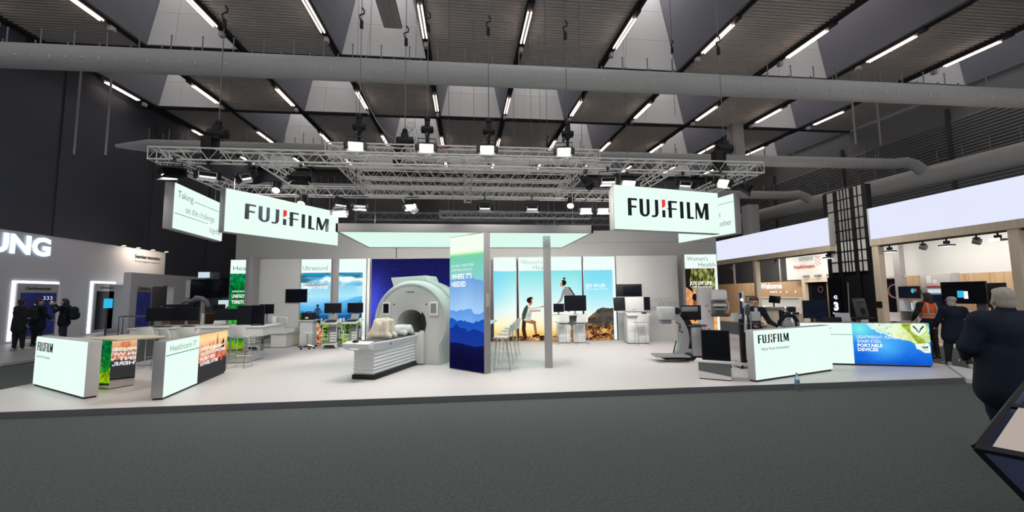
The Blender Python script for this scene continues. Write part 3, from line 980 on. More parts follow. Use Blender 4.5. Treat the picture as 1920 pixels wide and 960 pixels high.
sq = MB(); sq.add([(-HW + LEAN, -2.6, WH), (HW - LEAN, -2.6, WH), (HW - LEAN, 3.8, WH), (-HW + LEAN, 3.8, WH)], [(0, 1, 2, 3)])  # unseen glowing sheet added to light the well walls
fill_me = mesh_of('well_fill_pane', sq); fill_me.materials.append(M['well_fill'])
E_BAY = 5                                    # index of the middle line
for r in range(len(YR) - 1):
    yc = (YR[r] + YR[r + 1]) / 2
    for k in range(len(XL)):
        xc = XL[k] + 2.36
        side = k - E_BAY                      # bay to the right of line k; mirrored about the middle line
        d = side if side >= 0 else -side - 1
        ribbed = (d % 2 == 0) if r % 2 == 1 else (d % 2 == 1)
        if k == len(XL) - 1 and False: continue
        zc = ceil_z(yc) + .06
        if ribbed:
            o = obj('corrugated_panel', rib_me, None, ceiling, loc=(xc, yc, zc)); o.rotation_euler = (math.atan(CS), 0, 0)
        else:
            o = obj('light_well', well_me, None, ceiling, loc=(xc, yc, zc)); o.rotation_euler = (math.atan(CS), 0, 0)
            obj('well_fill_pane', fill_me, None, o)
            if r >= 2:
                for me in pan_me: obj('back_panel', me, None, o)
# strip beyond the last lines
struct('trim_1', MB().b2(-21.6, -20.9, -9.5, 46.5, 15.2, 15.5), M['rail'])
# tube lights on every line
tl_body = mesh_of('housing', MB().b2(-.13, .13, -1.75, 1.3, 0, .10).b2(-.03, .03, -3.6, 3.6, .03, .09)); tl_body.materials.append(M['rail'])
tl_tube = mesh_of('tube', MB().cyl((0, -1.25, 0), (0, 1.2, 0), .030, 8)); tl_tube.materials.append(M['tube'])
tl_sens = mesh_of('sensor', MB().b2(-.10, .10, -.14, .14, -.22, .02), bevel=.03); tl_sens.materials.append(M['light_grey'])
ORD = ['first', 'second', 'third', 'fourth', 'fifth', 'sixth', 'seventh', 'eighth', 'ninth', 'tenth', 'eleventh', 'twelfth', 'thirteenth', 'fourteenth', 'fifteenth']
ROWN = {3: 'nearest', 4: 'second', 5: 'third', 6: 'farthest'}
for r in (3, 4, 5, 6):
    for k in range(11):
        yc = YR[r] + 4.1 + (.9 if 3 < r < 6 else 0)
        if r == 3 and k == 0: pass
        t = thing('tube_light', 'double tube light under a dark ceiling rail, %s from left in the %s row' % (ORD[k], ROWN[r]), 'ceiling light', (XL[k], yc, ceil_z(yc) - .18), 0, 'tube lights along the ceiling rails')
        t.rotation_euler = (math.atan(CS), 0, 0)
        obj('housing', tl_body, None, t)
        obj('tube', tl_tube, None, t, loc=(-.075, 0, -.04)); obj('tube', tl_tube, None, t, loc=(.075, 0, -.04))
        obj('sensor', tl_sens, None, t, loc=(0, 1.75, 0), label='pale grey sensor box')
# flat radiant panel hung in a light well
t = thing('radiant_panel', 'long pale slatted radiant panel hung in a light well at the top', 'ceiling panel', (-3.35, 16.6, ceil_z(16.6) - .05)); t.rotation_euler = (math.atan(CS), 0, 0)
obj('frame', MB().b2(-.42, .42, -2.8, 2.8, .02, .10), M['dark_grey'], t)
for k in range(3):
    obj('slat', MB().b2(-.40 + k * .27, -.14 + k * .27, -2.78, 2.78, -.03, .02), M['light_grey'], t)

# ---------------------------------------------------------------- air ducts
def duct(label, pts, r, x_noz, stud):
    t = thing('air_duct', label, 'air duct', (0, 0, 0))
    obj('duct_pipe', MB().path(pts, r, 20), M['duct'], t)
    nz = MB(); st = MB()
    p0 = Vector(pts[1]); 
    for x in np.arange(x_noz[0], x_noz[1], .42):
        y, z = pts[1][1], np.interp(x, [p[0] for p in pts], [p[2] for p in pts])
        nz.ell((x, y - r[1] * .94, z - r[1] * .40), (.03, .03, .03), 6, 4)
        if int(round(x / .42)) % 3 == 0: nz.ell((x, y - r[1] * .87, z - r[1] * .56), (.03, .03, .03), 6, 4)
    o = obj('air_nozzles', nz, M['duct_dark'], t); o['kind'] = 'stuff'
    sm = mesh_of('hanger_stud', MB().cyl((0, 0, 0), (0, 0, stud), .018, 5).ell((0, 0, stud), (.03, .03, .03), 6, 4)); sm.materials.append(M['alu_far'])
    k = 0
    for x in np.arange(x_noz[0], x_noz[1], .85):
        z = np.interp(x, [p[0] for p in pts], [p[2] for p in pts])
        obj('hanger_stud', sm, None, t, loc=(x, pts[1][1] - .2, z + r[1] * .8))
        obj('hanger_stud', sm, None, t, loc=(x + .3, pts[1][1] + .25, z + r[1] * .55))
    return t


duct('nearest big grey air duct crossing the whole ceiling', [(-19.4, 13, 8.66), (-18.6, 13, 8.70), (0, 13, 8.78), (24.0, 13, 8.84), (24.6, 13, 8.75), (26.2, 13, 8.3)], [.1, .35, .35, .34, .34, .34], (-17, 22), .42)
duct('second grey air duct, behind the truss rig', [(-16.0, 21, 8.86), (-14.6, 21, 8.9), (0, 21, 8.9), (24.0, 21, 8.95), (24.8, 21, 9.05), (25.4, 21, 8.9), (26.2, 21, 8.35)], [.08, .30, .30, .30, .31, .31, .31], (-14.5, 23.5), .5)
duct('third and farthest grey air duct, seen right', [(-14, 29, 9.0), (-13, 29, 9.05), (0, 29, 9.05), (24.0, 29, 9.05), (24.9, 29, 9.15), (25.5, 29, 8.95), (26.2, 29, 8.5)], [.08, .30, .30, .30, .31, .31, .31], (-12, 23.5), .5)
md = [(26.2, y, 7.80 + .024 * y) for y in (6, 12, 16, 20, 24, 28, 32, 38, 46)]
t = thing('main_duct', 'broad grey main air duct running back along the right wall', 'air duct')
obj('duct_pipe', MB().path(md, [.56] * 9, 24), M['duct'], t)
sm = mesh_of('hanger_stud', MB().cyl((0, 0, 0), (0, 0, .8), .02, 5)); sm.materials.append(M['alu_far'])
for k in range(26):
    y = 12 + k * 1.2
    obj('hanger_stud', sm, None, t, loc=(26.1, y, 7.80 + .024 * y + .5))
obj('grille', MB().box((25.70, 25.0, 8.12), (.03, 2.2, .16), ry=R(-25)), M['light_grey'], t, label='pale slot grille')
# pale pillars by the main duct, and hanging rods
for nm, x, y, z0, z1, lb in (('concrete_pillar', 22.1, 30.6, 5.2, 8.6, 'pale grey pillar behind the right hanging sign'), ('concrete_pillar', 20.9, 30.1, 11.0, ceil_z(30.1) + .1, 'pale grey post dropping from the ceiling above the second duct')):
    tag(obj(nm, MB().b2(x - .45, x + .45, y - .4, y + .4, 0 if z0 < 6 else z0, z1), M['duct'], bevel=.02), lb, 'pillar')
for i, (x, y) in enumerate(((-19.0, 22.5), (-17.6, 22.5), (22.4, 21.6), (24.0, 21.6))):
    z1 = ceil_z(y)
    tag(obj('hanging_rod', MB().cyl((x, y, z1 + 5.3 if i > 9 else z1 + .3), (x, y, z1 - (5.6 if i < 2 else 4.2)), .05, 8), M['frame_grey']), 'thin grey rod hanging from the ceiling, %s from left' % ORD[i], 'rod', 'hanging rods')
# ---------------------------------------------------------------- the white stand: floor, walls, lightboxes
plat = struct('floor_stand', MB().flat([(-8.85, 7.56), (9.72, 7.56), (11.08, 8.95), (11.08, 17.6), (-8.85, 17.6)], 0, .1), M['platform'], label='raised white floor of the stand')
obj('edge_strip', MB().b2(-8.86, 9.72, 7.535, 7.56, .0, .10), M['platform_edge'], plat)
obj('edge_strip', MB().b2(-8.875, -8.85, 7.55, 17.6, .0, .10), M['platform_edge'], plat)
rampm = MB(); rampm.add([(9.76, 7.54, 0), (11.10, 8.93, 0), (11.10, 8.93, .1), (9.76, 7.54, .1), (10.02, 7.12, 0), (11.62, 8.6, 0)], [(0, 1, 2, 3), (3, 2, 5, 4), (0, 4, 5, 1), (0, 3, 4), (1, 5, 2)])
tag(obj('ramp', rampm, M['white']), 'low white ramp at the right front corner of the stand floor', 'ramp')
WA = -math.atan(.1); WC = math.cos(WA)


def WP(X, off=0): return (X + off * math.sin(-WA), 16.1 - .1 * (X - 1) + off, .1)


def wall_piece(name, X0, X1, mat, off=0, h=3.15, d=.12, z0=0, label=None, cat='wall panel', parent=None):
    L = (X1 - X0) / WC
    t = obj(name, MB().b2(0, L, 0, d, z0, h), mat, None, bevel=.006)
    t.location = WP(X0, off); t.rotation_euler = (0, 0, WA)
    if cat: tag(t, label, cat)
    return t


def lightbox(label, X0, X1, paints, off=-.10, header='box_white2', h=3.15, zh=2.62, margin=0., d=.22):
    """paints: function for the picture; header is plain white"""
    L = (X1 - X0) / WC
    t = thing('lightbox', label, 'lightbox', WP(X0, off), WA)
    obj('frame', MB().b2(0, L, 0, d, 0, h), M['frame_grey'], t, bevel=.006)
    obj('header_panel', MB().b2(.02, L - .02, -.006, 0, zh, h - .02), M[header], t)
    m = margin * L
    if margin: obj('side_panel', MB().b2(L - .02 - m, L - .02, -.006, 0, .03, zh), M[header], t)
    printed('picture_panel', t, .02, L - .02 - m, .03, zh - .012, paints, .009, y=-.005)
    return t, L


# header walls behind and above the panels
hw = struct('wall_stand', MB().b2(0, 18.75, 0, .2, 0, 4.2), M['grey_wall'], label='tall grey back wall above the lightbox panels')
hw.location = (-8.85, 17.55, .1); hw.rotation_euler = (0, 0, WA)
obj('joint_strip', MB().b2(6.2, 6.24, -.006, 0, 2.9, 4.2), M['dark_grey'], hw)
obj('joint_strip', MB().b2(10.5, 18.6, -.006, 0, 3.72, 3.735), M['mid_grey'], hw)
# from left to right
b, L = lightbox('tall green forest lightbox at far left reading Health, half behind a grey post', -8.72, -7.9, paint_forest)
lettering('Health', b, M['ink_soft'], .12, 2.74, h=.17, w=.80 - .02, bold=-.003)
lettering('ENDLESS BEYOND', b, M['ink_white'], .12, 1.93, h=.05, bold=.012); lettering('UNKNOWN', b, M['ink_white'], .12, 1.72, h=.13, w=.66, bold=.02); lettering('TERRITORY', b, M['ink_white'], .12, 1.50, h=.13, w=.68, bold=.02)
tag(obj('wall_post', MB().b2(0, .24, -.5, .3, 0, 3.2), M['frame_grey'], loc=WP(-7.9), rz=WA, bevel=.006), 'tall grey post at the left edge of the white wall, beside the forest lightbox', 'post')
wall_piece('white_wall', -7.66, -6.12, M['white_wall'], -.05, label='plain white wall section with a black television, left', d=.2)
b, L = lightbox('mountain lightbox headed Ultrasound with a person standing on a rock', -6.10, -4.96, paint_vista(1, person=True))
lettering('Ultrasound', b, M['ink_soft'], .07, 2.72, h=.17, w=.93, bold=-.004)
lettering('A WORLD OF', b, M['ink_white'], .08, 2.18, h=.05, bold=.01); lettering('OPPORTUNITIES', b, M['ink_white'], .07, 2.02, h=.11, w=.96, bold=.02)
tag(obj('wall_post', MB().b2(0, .23, -.02, .2, 0, 3.15), M['frame_grey'], loc=WP(-4.95), rz=WA, bevel=.006), 'narrow grey post between the two blue mountain lightboxes', 'post')
b, L = lightbox('second mountain lightbox with a white side margin, left of the dark blue wall', -4.70, -3.66, paint_vista(1, shift=1.02), margin=.11)
b = thing('blue_wall', 'wide dark blue lit wall behind the white scanner', 'lightbox', WP(-3.52, -.05), WA)
obj('frame', MB().b2(0, 4.5, 0, .2, 0, 3.15), M['frame_grey'], b, bevel=.006)
printed('picture_panel', b, .03, 4.47, .03, 3.12, paint_deep_blue, .03)
obj('edge_panel', MB().b2(-.12, -.02, -.03, 0, 0, 3.15), M['white'], b)
b, L = lightbox('pale sky lightbox, narrow, just right of the tall blue pylon', 1.06, 1.93, paint_climb(0, .67))
b, L = lightbox("wide lightbox of two hikers headed Women's Health behind the thin grey pillar", 1.99, 4.38, paint_climb(.73, 2.58))
lettering("Women's", b, M['ink_soft'], .10, 2.86, h=.17, w=.82, bold=-.004); lettering('Health', b, M['ink_soft'], .56, 2.66, h=.17, w=.66, bold=-.004)
b, L = lightbox('sky blue and rock lightbox reading JOY OF LIFE with a white right margin', 4.42, 5.64, paint_climb(2.65, 3.55), margin=.085)
lettering('JOY OF LIFE', b, M['ink_white'], .10, 1.98, h=.115, w=.72, bold=.03); lettering('A MORE HUMAN APPROACH', b, M['ink_white'], .10, 1.88, h=.05, w=.80, bold=.005)
ww = wall_piece('white_wall', 5.68, 8.0, M['white_wall'], -.05, label='plain white wall section behind the mammography workstation', d=.2)
lettering('Mammography', ww, M['light_grey'], .28, 1.90, h=.09, w=.88, bold=-.004)
for k in range(4): obj('outline_symbol', MB().path([(1.36 + k * .17, -.004, 1.44), (1.48 + k * .17, -.004, 1.44), (1.48 + k * .17, -.004, 1.54 + .03 * (k % 2)), (1.36 + k * .17, -.004, 1.54)], .006, 4, True), M['mid_grey'], ww)
b, L = lightbox("climber lightbox headed Women's Health at the right end of the back wall", 8.05, 9.26, paint_climber, off=-.55, margin=.07)
lettering("Women's", b, M['ink_soft'], .10, 2.90, h=.16, w=.78, bold=-.004); lettering('Health', b, M['ink_soft'], .52, 2.68, h=.16, w=.62, bold=-.004)
lettering('JOY OF LIFE', b, M['ink_white'], .16, 2.02, h=.12, w=.82, bold=.035); lettering('A MORE HUMAN APPROACH', b, M['ink_white'], .20, 1.92, h=.045, w=.80, bold=.01)
# television on the left white wall
tv = thing('wall_television', 'black wall television on the white wall left of Ultrasound lightbox', 'television', WP(-6.62, -.10), WA)
obj('housing', MB().b2(0, .80, -.03, .045, 1.52, 2.02), M['black'], tv, bevel=.008); obj('screen', MB().b2(.02, .78, -.036, -.03, 1.54, 2.0), M['screen_off'], tv)


# ---------------------------------------------------------------- tall pylon, pillar and glowing canopy
def oriented(A, B): return math.atan2(B[1] - A[1], B[0] - A[0]), math.hypot(B[0] - A[0], B[1] - A[1])


rz, L = oriented((-.37, 10.36), (.42, 9.47))
t = thing('pylon', 'tall pylon printed with layered blue mountains reading WHERE IT’S NEEDED', 'pylon', (-.37, 10.36, .1), rz)
obj('frame', MB().b2(0, L, .0, .19, 0, 3.12), M['frame_grey'], t, bevel=.006)
def _pyl(u, v, a):
    c = paint_blue_mountains(u, v, a)
    top = v > (.865 + .012 * np.sin(u * 3 - .5))
    c = mixc(c, (.93, .985, .92), np.clip((v - .855) * 60, 0, 1))
    c = mixc(c, (.75, .96, .62), np.exp(-((v - .865) / .012) ** 2) * .6)
    return c
printed('picture_panel', t, .015, L - .01, .02, 3.10, _pyl, .012)
lettering('IN A WELL TUNED SYSTEM', t, M['ink_white'], .09, 2.38, h=.060, w=.76, bold=-.005); lettering('EVERYTHING IS EXACTLY', t, M['ink_white'], .09, 2.28, h=.060, w=.72, bold=-.005)
lettering("WHERE IT'S", t, M['ink_white'], .09, 2.10, h=.120, w=.70, bold=.028); lettering('NEEDED', t, M['ink_white'], .09, 1.92, h=.120, w=.50, bold=.028)
obj('wall_tablet', MB().b2(L, L + .03, .05, .12, 1.45, 1.75), M['light_grey'], t)
t = thing('pillar', 'thin grey pillar carrying the canopy, right of the pylon', 'pillar', (1.86, 10.05, .1), R(-11))
obj('column', MB().b2(0, .18, 0, 1.1, 0, 3.12), M['frame_grey'], t, bevel=.006)
can = thing('canopy', 'long glowing white canopy with grey fascia hung under the truss', 'canopy', (-2.86, 9.75, 3.25))
obj('fascia', MB().b2(0, 5.88, 0, .05, 0, .19).b2(0, .05, 0, 3.25, 0, .19).b2(5.83, 5.88, 0, 3.25, 0, .19).b2(0, 5.88, 3.2, 3.25, 0, .19).b2(.05, 5.83, .05, 3.2, .15, .18), M['frame_grey'], can, bevel=.004)
for k in range(3):
    obj('diffuser_sheet', MB().b2(.05, 5.83, .06 + k * 1.05, 1.06 + k * 1.05, .015, .03), M['canopy_glow'], can)
area_light('canopy_light', (.1, 11.3, 3.22), (.1, 11.3, 0), 5.6, 55, (.80, 1, .92), 3.0, None)
for i, (x, y) in enumerate(((-2.6, 10.4), (-.3, 10.4), (2.7, 10.4), (-2.6, 12.6), (2.7, 12.6))):
    tag(obj('canopy_cable', MB().cyl((x, y, 3.40), (x, y, 4.95), .006, 5).cyl((x, y, 3.40), (x, y, 3.5), .02, 6), M['cable']), 'thin cable holding up the canopy near its ' + ('front left corner', 'front middle', 'front right corner', 'rear left corner', 'rear right corner')[i], 'cable')


# ---------------------------------------------------------------- lightbox counters
def counter(name, label, A, B, T=.19, H=.98):
    rz, L = oriented(A, B)
    t = thing('lightbox_counter', label, 'counter', (A[0], A[1], .1), rz)
    obj('frame', MB().b2(0, L, .012, T, .03, H), M['frame_grey'] if name != 'white' else M['light_grey'], t, bevel=.006)
    obj('plinth', MB().b2(.02, L - .02, .02, T - .02, 0, .03), M['black'], t)
    return t, L


t, L = counter('white', 'white lit counter with dark wordmark at the far left, seen at an angle', (-8.63, 9.76), (-6.52, 8.27), .2)
obj('front_panel', MB().b2(.0, L, 0, .012, .04, .97), M['box_white'], t)
strokes_logo(t, .12, .70, .84, .17, -.006); lettering('Value from Innovation', t, M['ink'], .14, .57, h=.06, w=.74, bold=.0)
t, L = counter('white', 'white lit counter with wordmark standing at the right front, bottle before it', (5.53, 7.77), (7.93, 8.63), .17)
obj('front_panel', MB().b2(.0, L, 0, .012, .04, .97), M['box_white'], t)
strokes_logo(t, .11, .72, .96, .165, -.006); lettering('Value from Innovation', t, M['ink'], .17, .585, h=.062, w=.88, bold=.0)
t, L = counter('grey', 'lit counter headed Healthcare IT with an orange skyline, seen at an angle', (-5.08, 8.02), (-5.48, 10.68))
obj('front_panel', MB().b2(.0, 1.25, 0, .012, .04, .97), M['box_white'], t)
obj('line', MB().prism([(0, .722), (1.25, .722), (1.25, .737), (0, .737)], -.004, 0), M['line_green'], t)
lettering('Healthcare IT', t, M['ink_soft'], .10, .79, h=.11, w=1.0, bold=-.002)
printed('picture_panel', t, 1.25, L, .04, .97, paint_city, .011, y=0)
for k, (s_, w_) in enumerate((('ENTERPRISE-IMAGING', .98), ('SOLUTION WITH PANORAMIC', 1.28), ('PATIENT VIEW', .72), ('ANYWHERE, ANYTIME', .86))):
    lettering(s_, t, M['ink_white'], 1.31, .645 - k * .098, h=.070, w=w_, bold=.028)
Bp = np.array((10.39, 8.64)); dr = np.array((1.42, -.55)) / 1.5228; Ap = Bp - 2.55 * dr
t, L = counter('grey', 'lit counter with an owl over blue reading PORTABLE DEVICES, at far right', tuple(Ap), tuple(Bp))
obj('front_panel', MB().b2(.0, 1.06, 0, .012, .04, .97), M['box_white'], t)
obj('line', MB().prism([(0, .70), (1.06, .70), (1.06, .712), (0, .712)], -.004, 0), M['line_green'], t)
lettering('Radiography', t, M['ink_soft'], -.05, .80, h=.11, w=.68, bold=-.003)
printed('picture_panel', t, 1.06, L, .04, .97, paint_owl, .010, y=0)
for s_, z_, w_, bo in (('LIGHTWEIGHT, FLEXIBLE', .62, .84, .006), ('SHARP-EYED:', .525, .47, .006), ('PORTABLE', .43, .49, .034), ('DEVICES', .335, .40, .034)):
    lettering(s_, t, M['ink_white'], 1.14, z_, h=.072, w=w_, bold=bo)


# ---------------------------------------------------------------- hanging signs
def hang_sign(label, A, B, z0, z1, T=.2, side=0, extra=()):
    rz, L = oriented(A, B)
    t = thing('hanging_sign', label, 'sign', (A[0], A[1], z0), rz); H = z1 - z0
    obj('frame', MB().b2(0, L, .02, T, 0, H), M['frame_grey'], t, bevel=.006)
    obj('front_panel', MB().b2(.015, L - .015, 0, .02, .015, H - .015), M['box_white'], t)
    for x in (.25, L - .25) + extra: obj('suspension_wire', MB().path([(x, T / 2, H), (x, T / 2, 4.62 - z0), (x, T / 2 + side, 4.64 - z0)] if side else [(x, T / 2, H), (x, T / 2, 4.64 - z0)], .010, 5), M['cable'], t)
    return t, L, H


t, L, H = hang_sign('left hanging lit sign with dark wordmark, turned away to the right', (-5.24, 9.86), (-3.60, 12.55), 3.25, 4.24, extra=(1.82, 1.98))
strokes_logo(t, .44, .36, 2.36, .36, -.005)
t, L, H = hang_sign('right hanging lit sign with dark wordmark, almost facing the camera', (3.28, 9.02), (6.15, 9.64), 3.23, 4.25)
strokes_logo(t, .36, .33, 2.25, .40, -.005)
t, L, H = hang_sign('far left hanging sign reading Taking on the challenge together', (-6.12, 9.62), (-6.33, 11.85), 3.28, 4.28)
for s_, x_, z_, w_ in (('Taking', .10, .70, .62), ('on the challenge', .44, .42, 1.32), ('together', 1.52, .15, .66)):
    lettering(s_, t, M['ink_soft'], x_, z_, h=.155, w=w_, y=-.006, bold=-.004)
obj('line', MB().b2(.78, L - .02, -.004, 0, .735, .747), M['ink_soft'], t); obj('line', MB().b2(.02, 1.46, -.004, 0, .335, .347), M['ink_soft'], t)
t, L, H = hang_sign('far right hanging sign reading together, partly behind the right wordmark sign', (6.18, 11.75), (6.60, 9.72), 3.26, 4.27, side=.42)
for s_, x_, z_, w_ in (('Taking', .10, .76, .55), ('on the challenge', .42, .49, 1.22), ('together', 1.36, .24, .62)):
    lettering(s_, t, M['ink_soft'], x_, z_, h=.15, w=w_, y=-.006, bold=-.004)
obj('line', MB().b2(.75, L - .02, -.004, 0, .80, .81), M['ink_soft'], t); obj('line', MB().b2(.02, 1.3, -.004, 0, .42, .43), M['ink_soft'], t)


# ---------------------------------------------------------------- truss rig
def truss(label, p, q, s=.25, r=.018, mat='alu', pitch=None, cat='truss'):
    p = Vector(p); q = Vector(q); L = (q - p).length
    t = thing('truss', label, cat, p); t.rotation_euler = (q - p).to_track_quat('X', 'Z').to_euler()
    h = s / 2
    cm = mesh_of('chord', MB().cyl((0, 0, 0), (L, 0, 0), r, 7)); cm.materials.append(M[mat])
    for a in (-h, h):
        for b in (-h, h): obj('chord', cm, None, t, loc=(0, a, b))
    n = max(2, int(round(L / (pitch or s * 1.55)))); st = L / n
    m = MB()
    for k in range(n):
        x0, x1 = k * st, (k + 1) * st; xm = (x0 + x1) / 2
        for a in (-h, h):
            m.cyl((x0, a, -h), (xm, a, h), r * .45, 4).cyl((xm, a, h), (x1, a, -h), r * .45, 4)
            m.cyl((x0, -h, a), (x1, h, a), r * .45, 4) if k % 2 else m.cyl((x0, h, a), (x1, -h, a), r * .45, 4)
    for x in (0, L):
        m.cyl((x, -h, -h), (x, h, -h), r * .6, 5).cyl((x, -h, h), (x, h, h), r * .6, 5).cyl((x, -h, -h), (x, -h, h), r * .6, 5).cyl((x, h, -h), (x, h, h), r * .6, 5)
    o = obj('bracing', m, M[mat], t); o['kind'] = 'stuff'
    return t


ZL = 4.76
truss('front truss of the lower rig, running the whole width', (-6.40, 9.3, ZL), (7.05, 9.3, ZL))
truss('rear truss of the lower rig, behind the hanging signs', (-6.40, 12.3, ZL), (7.05, 12.3, ZL))
truss('left end truss of the lower rig', (-6.28, 9.43, ZL), (-6.28, 12.17, ZL))
truss('right end truss of the lower rig', (6.93, 9.43, ZL), (6.93, 12.17, ZL))
truss('second truss from left running back in the lower rig', (-4.25, 9.43, ZL), (-4.25, 12.17, ZL))
truss('second truss from right running back in the lower rig', (4.75, 9.43, ZL), (4.75, 12.17, ZL))
ZG = 5.065
truss('front truss of the upper grid with four bright floods', (-3.05, 9.62, ZG), (3.15, 9.62, ZG))
truss('rear truss of the upper grid', (-3.05, 13.45, ZG), (3.15, 13.45, ZG))
truss('left side truss of the upper grid', (-2.93, 9.75, ZG), (-2.93, 13.32, ZG))
truss('right side truss of the upper grid', (3.03, 9.75, ZG), (3.03, 13.32, ZG))
for k, y in enumerate((10.5, 11.45, 12.4)):
    truss('inner cross truss of the upper grid, %s from front' % ORD[k], (-2.80, y, ZG), (2.90, y, ZG), s=.22, r=.016)
truss('middle truss running front to back under the upper grid', (.08, 9.85, ZG - .22), (.08, 13.4, ZG - .22), s=.2, r=.017)
truss('short tilted truss piece standing on the upper grid', (-1.12, 10.4, 5.18), (-1.36, 10.5, 6.05), s=.22)
truss('small drop truss under the rear of the upper grid', (-1.9, 13.45, 4.93), (-1.55, 13.45, 4.45), s=.2, r=.016)
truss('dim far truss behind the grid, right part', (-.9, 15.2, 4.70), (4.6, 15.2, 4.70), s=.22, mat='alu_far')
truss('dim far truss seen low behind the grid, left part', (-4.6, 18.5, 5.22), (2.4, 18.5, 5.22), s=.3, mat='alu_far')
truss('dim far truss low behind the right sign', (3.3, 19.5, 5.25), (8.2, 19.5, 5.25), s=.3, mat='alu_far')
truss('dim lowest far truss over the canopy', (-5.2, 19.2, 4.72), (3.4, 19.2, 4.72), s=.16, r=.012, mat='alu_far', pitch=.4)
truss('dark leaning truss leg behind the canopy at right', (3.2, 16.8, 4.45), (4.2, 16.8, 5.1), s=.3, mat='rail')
for k, (x, y, z) in enumerate(((-4.2, 18.65, 5.36), (2.2, 18.65, 5.36), (3.6, 19.65, 5.39), (7.9, 19.65, 5.39), (-4.9, 19.28, 4.79), (3.1, 19.28, 4.79), (-.6, 15.31, 4.80), (4.4, 15.31, 4.80), (4.12, 16.65, 5.15), (-2.2, 18.65, 5.36), (.4, 18.65, 5.36))):
    tag(obj('rig_cable', MB().cyl((x, y, z), (x, y, ceil_z(y) + (5.2 if -6.6 < x < -1.9 or x > 7.6 else .1)), .009, 4), M['cable']), 'thin vertical cable above the dim far trusses, cable %s of the rear group' % ORD[k], 'cable')


# ---------------------------------------------------------------- lamps on the rig
def flood(label, loc, rz, lit, tilt=50, first=None, power=0, aim=None, big=1.0, beam=None):
    t = thing('flood_light', label, 'stage light', loc, rz)
    t.scale = (big,) * 3
    Rm = Matrix.Translation((0, 0, -.20)) @ Matrix.Rotation(R(tilt), 4, 'X') @ Matrix.Diagonal((1, .9, .62, 1))
    key = (lit, tilt)
    if key not in flood.cache:
        def tr(mb): mb.v = [tuple(Rm @ Vector(p)) for p in mb.v]; return mb
        body = tr(MB().loft([[(-.15, .12, -.09), (.15, .12, -.09), (.15, .12, .09), (-.15, .12, .09)], [(-.17, .0, -.12), (.17, .0, -.12), (.17, .0, .12), (-.17, .0, .12)], [(-.17, -.10, -.12), (.17, -.10, -.12), (.17, -.10, .12), (-.17, -.10, .12)]]).b2(-.12, .12, .12, .16, -.06, .06))
        lens = tr(MB().b2(-.15, .15, -.115, -.10, -.10, .10) if lit != 2 else MB().b2(-.14, .14, -.115, -.10, -.095, -.045))
        rim = tr(MB().b2(-.165, .165, -.125, -.10, .095, .115).b2(-.165, .165, -.125, -.10, -.115, -.095).b2(-.165, -.145, -.125, -.10, -.115, .115).b2(.145, .165, -.125, -.10, -.115, .115))
        d1 = tr(MB().add([(-.15, -.11, .11), (.15, -.11, .11), (.20, -.22, .17), (-.20, -.22, .17), (-.15, -.10, .12), (.15, -.10, .12), (.20, -.21, .18), (-.20, -.21, .18)], [(0, 1, 2, 3), (7, 6, 5, 4), (0, 3, 7, 4), (1, 5, 6, 2), (2, 6, 7, 3), (0, 4, 5, 1)]))
        d2 = tr(MB().add([(-.15, -.11, -.11), (.15, -.11, -.11), (.20, -.22, -.17), (-.20, -.22, -.17), (-.15, -.10, -.12), (.15, -.10, -.12), (.20, -.21, -.18), (-.20, -.21, -.18)], [(0, 1, 2, 3), (7, 6, 5, 4), (0, 3, 7, 4), (1, 5, 6, 2), (2, 6, 7, 3), (0, 4, 5, 1)]))
        s1 = tr(MB().add([(.16, -.11, -.11), (.16, -.11, .11), (.23, -.18, .13), (.23, -.18, -.13), (.17, -.10, -.11), (.17, -.10, .11), (.24, -.17, .13), (.24, -.17, -.13)], [(0, 1, 2, 3), (7, 6, 5, 4), (0, 3, 7, 4), (1, 5, 6, 2), (2, 6, 7, 3), (0, 4, 5, 1)]))
        s2 = MB(); s2.v = [(-x, y, z) for x, y, z in s1.v]; s2.f = list(s1.f)
        yoke = MB().path([(-.20, 0, -.22), (-.20, 0, -.03), (.20, 0, -.03), (.20, 0, -.22)], .012, 5).cyl((0, 0, -.03), (0, 0, .05), .02, 6).cyl((-.03, 0, .05), (.03, 0, .05), .045, 8)
        mats = {1: 'flood_lens', 2: 'flood_lens_dim', 0: 'screen_off'}
        door = 'white' if lit else 'black'  # lit lamps: glow on the lower door put into its colour
        flood.cache[key] = ([('reflector_rim', mesh_of('reflector_rim', rim), 'white')] if lit == 2 else []) + [('body', mesh_of('body', body, .01), 'black'), ('lens', mesh_of('lens', lens), mats[lit]), ('barn_door', mesh_of('barn_door', d1), 'black'), ('barn_door', mesh_of('barn_door', d2), door),
                            ('barn_door', mesh_of('barn_door', s1), 'black'), ('barn_door', mesh_of('barn_door', s2), 'black'), ('yoke', mesh_of('yoke', yoke), 'dark_grey')]
    for n_, me, m_ in flood.cache[key]: obj(n_, me, M[m_], t)
    if power:
        a = aim or (loc[0] * .8, loc[1] + 2.5, .1)
        area_light('flood_beam', beam or (loc[0], loc[1] - .12 if loc[1] != 9.46 else 8.7, min(loc[2] - .5, 4.45)), a, .3, power, (1, .94, .88), spread=R(120))
    return t


flood.cache = {}


